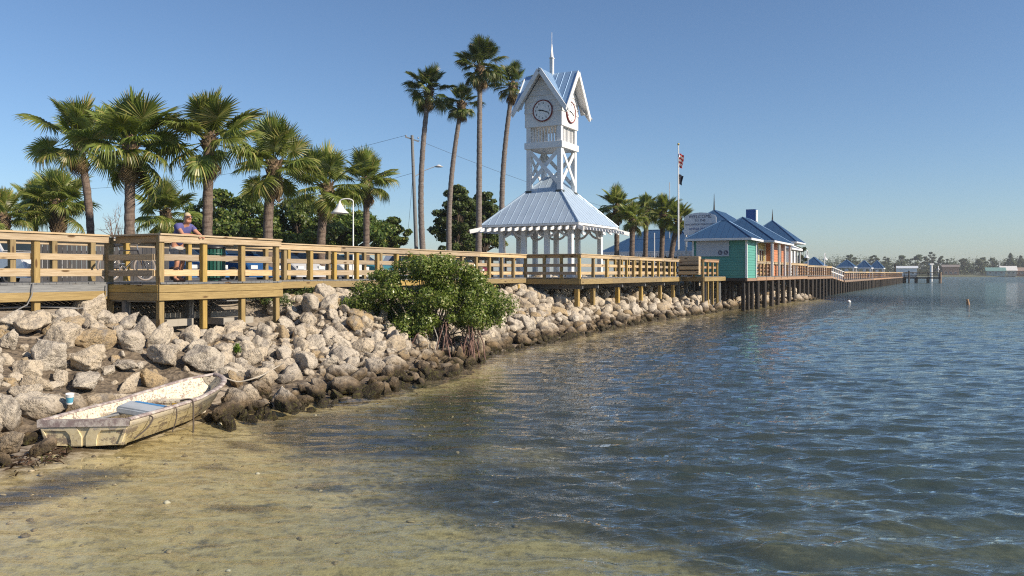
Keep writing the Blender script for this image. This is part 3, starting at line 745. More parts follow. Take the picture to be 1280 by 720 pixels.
for k in range(4):
    a = k*PI/2; ex = Vector((math.cos(a), math.sin(a), 0)); ey = Vector((-math.sin(a), math.cos(a), 0))
    O = ey*(-HE)-ex*HE+Vector((0, 0, ZE)); seam_face(proof, O, ex, ey*HE+Vector((0, 0, RS)), 2*HE, sl, HE-apx, HE+apx, 14, M_ROOF)
    hc = MB(); hc.tube([O+Vector((0, 0, .03)), Vector((0, 0, ZE+RS+.03))], .045, 6); hc.build('hip_cap', M_ROOF, proof)
    board(proof, 'eave_fascia', O+ey*.03+Vector((0, 0, -.05)), O+ex*(2*HE)+ey*.03+Vector((0, 0, -.05)), .04, .11, WHITE)
    for i in range(14):
        xx_ = -HE+.2+i*(2*HE-.4)/13; p = ex*xx_-ey*(HE-.9)+Vector((0, 0, ZE+.02)); q = ex*xx_*1.03-ey*(HE+.36)+Vector((0, 0, ZE-.28))
        m = MB(); d = (q-p); perp = ex
        prof = [p+Vector((0, 0, .08)), q+Vector((0, 0, .05)), q+Vector((0, 0, -.06))-d.normalized()*(-.04), q+Vector((0, 0, -.09))-d.normalized()*.10, p+Vector((0, 0, -.12))]
        m.add([v_+perp*.028 for v_ in prof]+[v_-perp*.028 for v_ in prof], [(0,1,2,3,4), (9,8,7,6,5)]+[(j, (j+1) % 5, (j+1) % 5+5, j+5) for j in range(5)])
        m.build('rafter_tail', WHITE, proof)
    c = Vector((math.cos(a-PI*.75), math.sin(a-PI*.75), 0)); p = c*HE*1.2+Vector((0, 0, ZE-.06)); q = c*(HE*1.414+.62)+Vector((0, 0, ZE-.33))
    board(proof, 'rafter_tail', p, q, .08, .2, WHITE)
# open tower legs
H = .98
for sx in (-1, 1):
    for sy in (-1, 1):
        zb = ZE+RS*(1-H/HE)-.1; board(CT, 'tower_leg', (sx*(H-.12), sy*(H-.12), zb), (sx*(H-.12), sy*(H-.12), 7.66), .24, .24, WHITE, .015)
        MB().box((sx*(H-.12), sy*(H-.12), zb+.12), (.34, .34, .12)).build('leg_flashing', paint((.06, .07, .07), .5), CT)
def ring(name, h, z, wd, ht, mat=WHITE):
    for s in (-1, 1):
        board(CT, name, (-h, s*(h-wd/2), z), (h, s*(h-wd/2), z), wd, ht, mat, .006)
        board(CT, name, (s*(h-wd/2), -h+wd, z), (s*(h-wd/2), h-wd, z), wd, ht, mat, .006)
ring('platform_beam', 1.05, 6.66, .12, .32)
MB().box((0, 0, 6.56), (1.84, 1.84, .08)).build('platform_floor', WHITE, CT)
for k in range(4):
    M = Matrix.Rotation(k*PI/2, 4, 'Z')
    def pt(x, z, off): return M @ Vector((x, -(H-.12)-off, z))
    board(CT, 'cross_brace', pt(-H+.16, 6.42, .10), pt(H-.16, 4.72, .10), .05, .19, WHITE, .006)
    board(CT, 'cross_brace', pt(H-.16, 6.42, .04), pt(-H+.16, 4.72, .04), .05, .19, WHITE, .006)
    for i in range(9): board(CT, 'baluster', pt(-.66+i*.165, 6.80, -.02), pt(-.66+i*.165, 7.62, -.02), .05, .075, WHITE)
# clock room with four cross gables
BXH = 1.03; Z0, ZE2, ZA = 7.60, 8.46, 10.42
MB().box((0, 0, (Z0+ZE2)/2), (2*BXH, 2*BXH, ZE2-Z0)).build('clock_room', WHITE, CT)
GH, GO = 1.38, .46                  # gable half width, overhang
M_TR = metal_mat('tower_roof', (0.30, 0.46, 0.66), .4, .34)
troof = link('tower_roof', MB().box((0, 0, ZE2-.2), (1.0, 1.0, .1)).mesh('core'), WHITE, CT)
slope = (ZA-ZE2)/GH
FACE = paint((0.82, 0.83, 0.82), .35, wear=.03, name='dial_white'); RED = paint((0.17, 0.012, 0.014), .4, wear=.03, name='dial_red')
for k in range(4):
    M = Matrix.Rotation(k*PI/2, 4, 'Z'); f = BXH
    # siding in the gable
    m = MB(); n = 7; zt = ZE2+slope*(BXH-.02)
    for i in range(n):
        za = ZE2-.15+(ZA-.12-ZE2+.15)*i/n; zb_ = ZE2-.15+(ZA-.12-ZE2+.15)*(i+1)/n
        ha = min(BXH, (ZA-.10-za)/slope); hb = min(BXH, max(.01, (ZA-.10-zb_)/slope))
        m.add([(-ha, -f-.035, za), (ha, -f-.035, za), (hb, -f-.006, zb_), (-hb, -f-.006, zb_), (-ha, -f+.1, za), (ha, -f+.1, za)], [(0, 1, 2, 3), (4, 5, 1, 0)], M)
    m.build('gable_siding', WHITE, CT)
    # two slopes out to the overhang; the inner edge runs down the valley
    for s in (-1, 1):
        y_out = -(BXH+GO); nst = 4
        for i in range(nst):
            ya, yb = y_out*(1-i/nst), y_out*(1-(i+1)/nst)
            # at depth y, ridge height ZA at x=0, eave at x=GH; strip clipped at valley |x|<=|y|
            def row(y):
                xm = min(GH, abs(y)); return [(0, y, ZA), (s*xm, y, ZA-slope*xm)]
            a0, a1 = row(ya); b0, b1 = row(yb); pts = [a0, a1]
            if abs(ya) > GH > abs(yb): pts.append((s*GH, -GH, ZA-slope*GH))
            pts += ([b1] if abs(yb) > 1e-6 else []) + [b0]
            m = MB(); kk = len(pts); m.add([(p[0], p[1], p[2]+.05) for p in pts]+[(p[0], p[1], p[2]+.02) for p in pts], [tuple(range(kk)), tuple(range(2*kk-1, kk-1, -1))]+[(j, j+kk, (j+1) % kk+kk, (j+1) % kk) for j in range(kk)], M)
            m.tube([(0, ya, ZA+.055), (a1[0], ya, a1[2]+.055)], .018, 4, M=M, smooth=False); m.build('roof_panel', M_TR, troof)
        board(troof, 'barge_board', M @ Vector((s*.015, y_out-.02, ZA-.06)), M @ Vector((s*(GH+.16), y_out-.02, ZA-.06-slope*(GH+.16))), .05, .22, WHITE, .006)
        u = MB(); a, b, c, d = (0, y_out+.01, ZA-.01), (s*GH, y_out+.01, ZE2-.01), (s*GH, -BXH, ZE2-.01), (0, -BXH, ZA-.01)
        u.add([a, b, c, d], [(0, 1, 2, 3)], M); u.build('soffit', WHITE, troof)
    # dial
    cz = 8.38; dial = link('clock_face', None, None, CT); dial.matrix_local = M @ face_frame((0, -f-.05, cz), (0, -1, 0))
    me = MB().lathe([(.001, .012), (.50, .012), (.50, -.05), (.001, -.05)], 48, smooth=False, caps=False).mesh('clock_face'); me.materials.append(FACE)
    nm_ = dial.name; bpy.data.objects.remove(dial); dial = link('clock_face', me, None, CT); dial.matrix_local = M @ face_frame((0, -f-.05, cz), (0, -1, 0))
    me = MB().lathe([(.49, -.05), (.55, -.05), (.55, .03), (.53, .045), (.50, .03), (.49, .0)], 48, caps=False).mesh('clock_rim'); link('clock_rim', me, RED, dial)
    for h in range(1, 13):
        an = R(90-30*h); text(dial, 'numeral', str(h), .15, BLACK, Matrix.Translation((.385*math.cos(an), .385*math.sin(an), .016)))
    for nm, ang, ln, wd in (('hour_hand', 90-30*9.3, .27, .055), ('minute_hand', 90-6*18.3, .40, .045)):
        hm = MB(); hm.add([(-.08, -wd*.35, .028), (ln*.7, -wd*.6, .028), (ln, 0, .028), (ln*.7, wd*.6, .028), (-.08, wd*.35, .028)], [(0, 1, 2, 3, 4)])
        hm.add([(-.08, -wd*.35, .02), (ln*.7, -wd*.6, .02), (ln, 0, .02), (ln*.7, wd*.6, .02), (-.08, wd*.35, .02)], [(4, 3, 2, 1, 0)])
        o = hm.build(nm, BLACK, dial); o.rotation_euler = (0, 0, R(ang))
sp = MB(); sp.box((0, 0, 10.75), (.17, .17, 1.0)); sp.box((0, 0, 11.27), (.21, .21, .05)); sp.lathe([(.10, 11.29), (.02, 12.0)], 4); sp.tube([(0, 0, 11.9), (0, 0, 12.6)], .012, 5); sp.build('spire', WHITE, CT)
# ------------------------------------------------------------------ pier buildings (frame: x along the pier, y landward)
TEAL = paint((0.085, 0.31, 0.25), .55, wear=.10, name='teal_siding'); MINT = TEAL
YEL = paint((0.62, 0.52, 0.20), .6, wear=.1, name='yellow_siding'); ORG = paint((0.52, 0.20, 0.09), .6, wear=.1, name='orange_siding')
DARKGLASS = paint((0.03, 0.035, 0.04), .12, wear=.02, name='dark_opening'); GREYP = paint((.55, .56, .57), .6, name='grey_panel')
NAVY = paint((0.02, 0.035, 0.10), .4, wear=.04, name='navy_letters'); BLUEP = paint((0.03, 0.10, 0.32), .45, wear=.08, name='blue_paint')
HC = (15.5, 53.0)
def KF(x, y): return HC[0]+U2[0]*x-V2[0]*y, HC[1]+U2[1]*x-V2[1]*y
KI = thing('kiosk', 'small green clapboard kiosk with blue hipped roof on the pier edge', 'kiosk', (*HC, 0), DECK_RZ)
siding(KI, 'wall', (0, 3.5), (0, 0), 2.08, 4.66, TEAL, 15); siding(KI, 'wall', (0, 0), (3, 0), 2.08, 4.66, TEAL, 15)
siding(KI, 'wall', (3, 0), (3, 3.5), 2.08, 4.66, TEAL, 15); siding(KI, 'wall', (3, 3.5), (0, 3.5), 2.08, 4.66, TEAL, 15)
for x, y in ((-.03, -.03), (3.03, -.03), (-.03, 3.53), (3.03, 3.53)): board(KI, 'corner_trim', (x, y, 2.08), (x, y, 4.66), .13, .13, WHITE)
board(KI, 'base_beam', (-.05, -.05, 1.97), (3.05, -.05, 1.97), .1, .2, W_PIER); board(KI, 'base_beam', (-.06, 3.5, 1.97), (-.06, 0.01, 1.97), .1, .2, W_DARK)
hip_roof(KI, -.5, 3.5, -.45, 4.0, 4.70, 1.3, M_BLUE, 2.4, ridge='y')
for x in (.1, 1.5, 2.9):
    for y in (.2, 1.8, 3.3): board(KI, 'pile', (x, y, -.6), (x, y, 1.9), .24, .24, W_DARK, .04)
pan = link('notice_panel', MB().box((0, 0, 0), (2.2, 1.05, .04)).mesh('panel'), paint((.48, .52, .56), .4, wear=.06), KI); pan.matrix_local = face_frame((-.055, 2.2, 4.06), (-1, 0, 0))
m = MB()
for i in range(7):
    z = .40-i*.105
    x = -.98
    while x < (.95 if i < 3 else .25): l = random.uniform(.08, .3); m.box((x+l/2, z, .023), (l, .032, .006)); x += l+.05
m.build('printed_lines', GREYP, pan)
for cx in (.52, .90):
    e = MB(); Mt = Matrix.Translation((cx, -.28, .0)); e.lathe([(.001, .026), (.16, .026), (.16, .02)], 20, Mt, False, False); e.build('round_emblem', NAVY, pan)
    e = MB(); e.lathe([(.125, .03), (.135, .03)], 20, Mt, False, False); e.box((cx, -.31, .028), (.14, .05, .006)); e.box((cx-.02, -.24, .028), (.05, .08, .006)); e.build('emblem_detail', GREYP, pan)

SB = thing('shop_building', 'yellow and orange pier shop with a blue hipped roof and white porch posts', 'building', (*HC, 0), DECK_RZ)
siding(SB, 'wall', (6.6, 4.5), (6.6, .6), 2.2, 4.7, YEL, 12); siding(SB, 'wall', (6.6, .6), (9.6, .6), 2.2, 4.7, YEL, 12)
siding(SB, 'orange_wall', (9.62, .6), (9.62, -.1), 2.2, 4.7, ORG, 12); siding(SB, 'orange_wall', (9.62, -.1), (14, -.1), 2.2, 4.7, ORG, 12); siding(SB, 'wall', (14, -.1), (14, 4.5), 2.2, 4.7, YEL, 12)
for q in ((6.57, .57), (9.58, .55)): board(SB, 'corner_trim', (*q, 2.2), (*q, 4.7), .14, .14, WHITE)
for x in (7.6, 8.5):
    fr = MB(); fr.box((x, .56, 3.55), (.62, .06, 1.3)); f = fr.build('window', WHITE, SB); MB().box((x, .52, 3.55), (.46, .03, 1.14)).build('pane', DARKGLASS, f)
for x in (6.3, 9.2, 11.8, 14.3): board(SB, 'porch_post', (x, -.55, 2.2), (x, -.55, 4.68), .17, .17, WHITE, .015)
MB().box((12, -.14, 3.3), (1.2, .06, 2.0)).build('door', DARKGLASS, SB)
hip_roof(SB, 6.0, 14.8, -.78, 5.0, 4.76, 1.95, M_BLUE, 2.0)

MH = thing('main_hall', 'large white pier hall with tall blue gabled roof and a spike finial', 'building', (*HC, 0), DECK_RZ)
for a, b in (((19.6, 12), (19.6, 4)), ((19.6, 4), (32.5, 4)), ((32.5, 4), (32.5, 12))): siding(MH, 'wall', a, b, 2.0, 5.4, WHITE, 12)
hip_roof(MH, 19, 33, 3.4, 12.4, 5.4, 3.1, M_BLUE, 1.5)
MB().tube([(23.5, 7.9, 8.3), (23.5, 7.9, 9.0), (23.5, 7.9, 10.1)], [.09, .06, .015], 6).build('finial', W_DARK, MH)
c = MB(); c.box((24.6, 4.6, 7.9), (.55, .9, 1.25)); ca = c.build('roof_sign', BLUEP, MH); MB().box((24.6, 4.1, 7.9), (.7, .08, 1.1)).build('sign_face', WHITE, ca)
for dx in (0, 1.2, 2.4, 3.6): board(MH, 'roof_railing', (20.9+dx, 5.2, 6.6), (20.9+dx, 5.2, 7.35), .05, .05, WHITE)
board(MH, 'roof_railing', (20.9, 5.2, 7.35), (24.5, 5.2, 7.35), .06, .06, WHITE)
for x in (21.5, 25, 28.5):
    f = MB().box((x, 3.95, 3.7), (1.3, .06, 1.5)).build('window', WHITE, MH); MB().box((x, 3.90, 3.7), (1.1, .03, 1.3)).build('pane', DARKGLASS, f)

BT = thing('pier_tower_house', 'small blue-roofed square house with thin spike behind the orange shop', 'building', (*HC, 0), DECK_RZ)
for a, b in (((31.6, 6.4), (31.6, 2.2)), ((31.6, 2.2), (36.4, 2.2)), ((36.4, 2.2), (36.4, 6.4))): siding(BT, 'wall', a, b, 2.0, 5.6, WHITE, 10)
hip_roof(BT, 31, 37, 1.4, 7.2, 5.6, 2.4, M_BLUE, 1.5)
MB().tube([(34, 4.3, 7.9), (34, 4.3, 8.4), (34, 4.3, 9.2)], [.10, .06, .01], 6).build('finial', W_DARK, BT)

BS_ = thing('bait_shop', 'low shop with bright blue roof and white scalloped awning behind the flagpole', 'building', (*HC, 0), DECK_RZ)
for a, b in (((13, 13), (13, 6.6)), ((13, 6.6), (18, 6.6)), ((18, 6.6), (18, 13))): siding(BS_, 'wall', a, b, 1.95, 4.2, BLUEP, 10)
hip_roof(BS_, 12.3, 18.6, 5.8, 15.2, 4.25, 2.0, M_BLUE, 1.6)
for y in (7.4, 9.0, 10.6, 12.2):
    f = MB().box((12.93, y, 3.0), (.08, 1.2, 1.9)).build('shop_window', WHITE, BS_); MB().box((12.88, y, 3.0), (.04, 1.06, 1.75)).build('pane', DARKGLASS, f)
m = MB()
for i in range(26):
    y = 6.2+i*.34; m.add([(12.25, y, 4.15), (12.25, y+.32, 4.15), (12.22, y+.30, 3.85), (12.22, y+.16, 3.74), (12.22, y+.02, 3.85)], [(0, 1, 2, 3, 4)])
m.build('awning', WHITE, BS_)
MB().box((12.2, 6.0, 3.1), (.05, .5, .6)).build('pink_poster', paint((.5, .08, .2), .5), BS_)

PO = thing('porch_shelter', 'pale grey roofed porch with white posts beside the orange shop', 'shelter', (*HC, 0), DECK_RZ)
hip_roof(PO, 15.6, 21.5, -.5, 2.8, 4.5, .7, metal_mat('grey_roof', (.45, .48, .52), .5, .4), 1.5)
for x in (15.9, 17.7, 19.4, 21.2):
    for y in (-.3, 2.5): board(PO, 'porch_post', (x, y, 2.2), (x, y, 4.5), .14, .14, WHITE)
for x in (16.2, 17.5, 19): MB().box((x, 1.6, 2.95), (.8, .1, 1.5)).build('screen_panel', GREYP, PO)

SG = thing('welcome_sign', 'white arched welcome board with navy lettering behind the kiosk roof', 'sign', (*KF(2.6, 3.75), 0), DECK_RZ)
pts = [(-1.15, 5.15), (1.15, 5.15), (1.15, 6.35)]+[(1.15*math.cos(a), 6.35+.38*math.sin(a)) for a in np.linspace(.2, PI-.2, 9)]+[(-1.15, 6.35)]
m = MB(); m.prism([(p[0], p[1]) for p in pts], -.03, .03, Matrix.Rotation(PI/2, 4, 'Z')); m.build('board', paint((.74, .76, .78), .4, wear=.05), SG)
for y in (-1.05, 1.05): board(SG, 'sign_post', (.1, y, 1.7), (.1, y, 6.3), .13, .13, WHITE)
for s_, z, sz, mt in (('WELCOME', 6.43, .34, NAVY), ('TO THE', 6.15, .22, NAVY), ('BRADENTON BEACH PIER', 5.88, .185, NAVY), ('ANNA MARIA', 5.56, .26, BLUEP), ('ISLAND', 5.30, .22, BLUEP)):
    text(SG, 'lettering', s_, sz, mt, face_frame((-.036, 0, z), (-1, 0, 0)))

# ------------------------------------------------------------------ pier
PIER_O = (16.95, 55.75); PRZ = math.atan2(.872, .49); PU = (.49, .872); PV = (.872, -.49)
def PF(x, y): return PIER_O[0]+PU[0]*x-PV[0]*y, PIER_O[1]+PU[1]*x-PV[1]*y
PR = thing('fishing_pier', 'long timber fishing pier on dark piles running out into the bay', 'pier', (*PIER_O, 0), PRZ)
LZ = 1.55
rail_run(PR, [(.1, 0), (21, 0)], frange(.05, 20.9, 1.16), cap=W_CAP, post=W_PIER, brd=W_PIER, low=1.9, boards=(.18, .45, .72), bh=.11)
rail_run(PR, [(21.1, 0), (37, 0)], frange(.3, 15.9, 1.3), cap=W_CAP, post=W_PIER, brd=W_PIER, low=1.9, boards=(.18, .45, .72), bh=.11, deck=2.1)
rail_run(PR, [(48, 0), (160, 0)], frange(.2, 112, 2.33), cap=W_CAP, post=W_PIER, brd=W_PIER, low=1.3, boards=(.25, .6), bh=.12, deck=LZ)
rail_run(PR, [(48, 3.6), (160, 3.6)], frange(.2, 112, 4.66), side=-1, cap=W_CAP, post=W_PIER, brd=W_PIER, low=1.3, boards=(.25, .6), bh=.12, deck=LZ)
for k in range(6):
    xa, xb = 37+11*k/6, 37+11*(k+1)/6; za, zb = 2.1+(LZ-2.1)*k/6, 2.1+(LZ-2.1)*(k+1)/6
    board(PR, 'ramp_rail', (xa, 0, za+1.0), (xb, 0, zb+1.0), .18, .08, WHITE); board(PR, 'ramp_rail', (xa, 0, za+.5), (xb, 0, zb+.5), .05, .12, WHITE)
    board(PR, 'post', (xa, 0, za-.2), (xa, 0, za+1.0), .12, .12, WHITE); board(PR, 'ramp_deck', (xa, 1.75, za-.1), (xb, 1.75, zb-.1), 3.5, .2, W_PIER)
decking(PR, .02, 37, -.1, 3.6, 2.18, W_GREY, .3); decking(PR, 48, 160, -.1, 3.7, LZ, W_GREY, .6)
for a, b, z in ((.05, 21, 2.0), (21, 37, 1.95), (48, 85, LZ-.14), (85, 122, LZ-.14), (122, 160, LZ-.14)):
    board(PR, 'fascia_beam', (a, -.09, z), (b-.01, -.09, z), .06, .24, W_PIER); board(PR, 'stringer', (a, 1.8, z-.04), (b-.01, 1.8, z-.04), .1, .24, W_DARK)
for x in frange(.6, 159, 2.33):
    zt = 1.85 if x < 37 else (1.75+(LZ-2.05)*(x-37)/11 if x < 48 else LZ-.2)
    for y in ((-.02, 1.8, 3.5) if x < 48 else (-.02, 3.5)):
        board(PR, 'pile', (x+random.uniform(-.06, .06), y, -2.6), (x+random.uniform(-.05, .05), y+random.uniform(-.05, .05), zt), .30, .30, W_DARK, .08)
    board(PR, 'cap_beam', (x, -.05, zt-.13), (x, 3.6, zt-.13), .2, .22, W_DARK)
PH = thing('pier_end_platform', 'low T-shaped pier head with square piles and a tan top rail', 'platform', (*PF(160.1, 0), 0), PRZ)
decking(PH, 0, 6.0, -8.2, 4.2, LZ, W_GREY, .6)
rail_run(PH, [(.08, -.12), (.08, -8.1)], frange(.2, 7.9, 2.6), side=-1, cap=W_CAP, post=W_DARK, brd=W_DARK, deck=LZ, low=1.2, boards=(.3, .65), bh=.13)
rail_run(PH, [(.1, -8.15), (5.9, -8.15)], frange(.2, 5.8, 1.9), cap=W_CAP, post=W_DARK, brd=W_DARK, deck=LZ, low=1.2, boards=(.3, .65), bh=.13)
for y in (-8.0, -5.4, -2.8, -.2):
    for x in (.3, 5.6): board(PH, 'pile', (x, y, -3), (x, y, LZ-.1 if y > -7.9 else LZ+.9), .5, .5, W_DARK if y > -7.9 else W_PIER, .08)
board(PH, 'fascia_beam', (-.06, -8.2, LZ-.3), (-.06, 4.2, LZ-.3), .1, .35, W_DARK)
for y in (1.6, -1.4): board(PH, 'mooring_pile', (-.55, y, -3), (-.55, y, 4.6 if y > 0 else 3.0), .36, .36, W_DARK, .1)

def gooseneck(par, h, r=.05, reach=.55, sgn=1, mat=WHITE, shade=True, sc=1.0, arch=.5):
    m = MB(); pts = [(0, 0, 0), (0, 0, h*.5), (0, 0, h)]+[(sgn*(reach/2-reach/2*math.cos(a)), 0, h+reach*arch*math.sin(a)) for a in np.linspace(.3, PI, 8)]
    m.tube(pts, [r*1.3, r]+[r*.8]*(len(pts)-2), 8); m.build('lamp_post', mat, par)
    if shade:
        s = MB(); s.lathe([(.03, h+.02), (.05, h-.05), (.08*sc, h-.12), (.14*sc, h-.22*sc), (.24*sc, h-.33*sc), (.32*sc, h-.40*sc), (.315*sc, h-.43*sc), (.28*sc, h-.39*sc)], 20, Matrix.Translation((sgn*reach, 0, 0)), caps=False); s.build('lamp_shade', mat, par)
for (x, side, lab) in ((30, 1, 'white gooseneck lamp on the pier before the first blue shelter'), (42, -1, 'white gooseneck lamp at the bottom of the pier ramp'), (55, 1, 'white gooseneck lamp before the second blue shelter')):
    L = thing('pier_lamp', lab, 'lamp', (*PF(x, 3.2), 1.5), PRZ, 'gooseneck lamps along the pier'); gooseneck(L, 3.1, .05, .9, side)
L = thing('pier_lamp', 'blue lamp on a white post at the end of the pier head', 'lamp', (*PF(165.5, -7.6), LZ), PRZ, 'gooseneck lamps along the pier'); gooseneck(L, 2.2, .08, .8, -1)
L = thing('navigation_pole', 'tall plain white pole standing behind the pier head', 'pole', (X(1164, 230), 230, 0)); MB().tube([(0, 0, -3), (0, 0, 4.8)], .35, 10).build('pole', WHITE, L); MB().box((0, 0, 5.0), (1.0, .8, .4)).build('pole_cap', WHITE, L)

# blue roofed shelters over a side dock
DOCK = thing('side_dock', 'low dock along the landward side of the pier carrying the blue shelters', 'dock', (*PF(55, 0), 0), PRZ)
decking(DOCK, 0, 75, 4.2, 9.5, 1.3, W_GREY, .6)
for x in frange(.5, 74, 6):
    for y in (4.6, 9.0): board(DOCK, 'pile', (x, y, -3), (x, y, 1.2), .3, .3, W_DARK, .08)
def shelter(px, Z, wpx, yt, lab):
    wd = wpx/1000*Z; S = thing('dock_shelter', lab, 'shelter', (X(px, Z), Z, 1.3), PRZ, 'blue roofed shelters beside the pier'); ze = 2.15; rise = ZH(yt, Z)-1.3-ze
    hip_roof(S, -wd*.45, wd*.75, -wd*.42, wd*.42, ze, rise, M_BLUE, 1.2, fascia=.2)
    for x in (-.4, .7):
        for y in (-.36, .36): board(S, 'post', (wd*x, wd*y, -.25), (wd*x, wd*y, ze), .2, .2, WHITE)
    MB().box((wd*.15, 0, .5), (wd*.7, wd*.5, 1.0)).build('counter', BLUEP, S); MB().box((-wd*.42, -wd*.05, 1.55), (.1, wd*.16, .6)).build('fan_box', WHITE, S)
shelter(1017, 118, 31, 321.5, 'blue roofed shelter nearest the pier ramp'); shelter(1058, 138, 25, 325, 'second blue roofed shelter beside the pier')
shelter(1080, 158, 22, 325.5, 'third blue roofed shelter beside the pier'); shelter(1096, 172, 20, 325.5, 'blue roofed shelter farthest out along the pier')

# ------------------------------------------------------------------ leaves
def leaf_mat(name, c1, c2, c3, trans=.3, rough=.5, hue=.0):
    m, nt, b = newmat(name); out = nt.nodes['Material Output']; rn = nd(nt, 'ShaderNodeAttribute', attribute_name='rnd').outputs['Fac']; r = objrand(nt)
    col = mixc(nt, maprange(nt, rn, 0, .7, smooth=False), c1, c2); col = mixc(nt, maprange(nt, rn, .82, .97), col, c3)
    hsv = nd(nt, 'ShaderNodeHueSaturation', {'Color': col, 'Value': math_(nt, 'ADD', .8, math_(nt, 'MULTIPLY', r, .4)), 'Hue': math_(nt, 'ADD', .5-.012, math_(nt, 'MULTIPLY', r, .024))}).outputs[0]
    setp(nt, b, hsv, rough, None, None, .4); tl = nd(nt, 'ShaderNodeBsdfTranslucent', {'Color': mixc(nt, .5, hsv, (c2[0]*1.3, c2[1]*1.4, c2[2]*.6))}).outputs[0]
    mx = nd(nt, 'ShaderNodeMixShader', {0: trans, 1: b.outputs[0], 2: tl}).outputs[0]; nt.links.new(mx, out.inputs[0]); return m
FROND = leaf_mat('palm_frond', (0.092, 0.135, 0.028), (0.215, 0.25, 0.058), (0.42, 0.36, 0.13), .40, .36)
FROND_D = leaf_mat('washingtonia_frond', (0.045, 0.075, 0.018), (0.10, 0.135, 0.03), (0.24, 0.20, 0.07), .3, .42)  # colours lowered to paint the crowns as silhouettes against the sky
DEAD = leaf_mat('dry_frond', (0.17, 0.115, 0.06), (0.25, 0.18, 0.09), (0.10, 0.07, 0.04), .15, .8)
BROAD = leaf_mat('broad_leaf', (0.04, 0.075, 0.016), (0.13, 0.18, 0.036), (0.24, 0.24, 0.055), .35, .42)
PINE = leaf_mat('pine_leaf', (0.035, 0.07, 0.02), (0.10, 0.15, 0.04), (0.19, 0.21, 0.06), .3, .5)
MANG = leaf_mat('mangrove_leaf', (0.085, 0.145, 0.028), (0.21, 0.285, 0.06), (0.50, 0.50, 0.22), .32, .3)
FARW = leaf_mat('far_leaf', (0.05, 0.075, 0.035), (0.10, 0.125, 0.055), (0.15, 0.15, 0.08), .2, .8)
def leaves(P, N, size, rg, aspect=.45, fold=.0):
    """rhombic leaves at P facing roughly N -> V, F, rnd"""
    n = len(P); N = N+rg.normal(size=(n, 3))*.55; N /= np.linalg.norm(N, axis=1)[:, None]+1e-9
    A = rg.normal(size=(n, 3)); A -= N*(A*N).sum(1)[:, None]; A /= np.linalg.norm(A, axis=1)[:, None]+1e-9; B = np.cross(N, A)
    s = (size*rg.uniform(.6, 1.3, n))[:, None]
    V = np.stack([P-A*s*.5, P+B*s*aspect*.5+A*s*.08, P+A*s*.5-N*s*.12, P-B*s*aspect*.5+A*s*.08], 1).reshape(-1, 3)
    return V, np.arange(4*n).reshape(n, 4), np.repeat(rg.random(n), 4)
def clump_cloud(cl, n, rg, shell=.55):
    """cl: list of (x,y,z,rx,ry,rz); points mostly near each clump's surface"""
    cl = np.array(cl); wt = (cl[:, 3]*cl[:, 4]*cl[:, 5])**.67; k = rg.choice(len(cl), n, p=wt/wt.sum()); D = rg.normal(size=(n, 3)); D /= np.linalg.norm(D, axis=1)[:, None]
    rad = (shell+(1-shell)*rg.random(n))*(.86+.28*vnoise(D*3+k[:, None]*7.1, 3)); P = cl[k, :3]+D*cl[k, 3:]*rad[:, None]
    return P, D+np.array([0, 0, .35])
def limb_tree(name, label, cat, px, Z, ytop, ybot, wpx, nleaf, lsize, mat, seed, group, clumps=26, kind='broad', dx=0):
    rg = np.random.default_rng(seed); x = X(px, Z); zb = zg1(x, Z); zt = ZH(ytop, Z); zl = max(ZH(ybot, Z), zb+.4); hw = wpx/2000*Z
    T = thing(name, label, cat, (x, Z, zb), 0, group); H_ = zt-zb; l0 = zl-zb; cl = []; m = MB()
    th = max(.10, hw*.06)
    m.tube([(0, 0, -.3), (.05*hw, 0, l0*.5), (0, .05*hw, l0+.3*(H_-l0)), (.02*hw, 0, H_*.86)], [th*1.4, th*1.1, th*.8, th*.25], 8)
    for i in range(clumps):
        if kind == 'broad':
            a = rg.random()*2*PI; h = rg.random(); prof = math.sin(PI*min(.95, .18+.8*h))**.6; rr_ = hw*prof*math.sqrt(rg.random())*.82; r = hw*rg.uniform(.15, .27)
            c = (rr_*1.08*math.cos(a), rr_*.9*math.sin(a), l0+(H_-l0-r*.8)*h); cl.append((*c, r, r, r*.62))
        else:
            h = (i+.5)/clumps; a = i*2.4+rg.random(); wv = hw*(1-h)**.75; c = (wv*.65*math.cos(a), wv*.65*math.sin(a), l0+(H_-l0)*h); r = max(.16*hw, wv*.5); cl.append((*c, r, r, r*.55+.1*hw))
        if i % 2 == 0: m.tube([(0, 0, max(l0*.6, c[2]*.55)), (c[0]*.5, c[1]*.5, c[2]*.8), c], [th*.5, th*.32, th*.12], 5)
    m.build('trunk', TRUNK_G, T)
    P, N = clump_cloud(cl, nleaf, rg); V, F, rn = leaves(P, N, lsize, rg, .6); me = np_mesh('crown', V, F, False, {'rnd': rn}); link('crown', me, mat, T)
    return T
def trunk_mat(name, c1, c2, ringy=9.0):
    m, nt, b = newmat(name); o = objcoord(nt); wv = noise(nt, mapping(nt, o, (2.2, 2.2, ringy)), 1.6, 4, .6); n2 = noise(nt, mapping(nt, o, (14, 14, 2.0)), 2, 4, .65)
    c = mixc(nt, maprange(nt, wv, .35, .68), c1, c2); c = mixc(nt, math_(nt, 'MULTIPLY', maprange(nt, n2, .5, .7), .6), c, tuple(x*.45 for x in c2))
    setp(nt, b, c, .9, None, bump(nt, math_(nt, 'ADD', wv, n2), .8, .03), .2); return m
TRUNK_S = trunk_mat('sabal_trunk', (0.20, 0.155, 0.125), (0.115, 0.085, 0.07)); TRUNK_W = trunk_mat('washingtonia_trunk', (0.235, 0.205, 0.185), (0.15, 0.125, 0.11), 14)
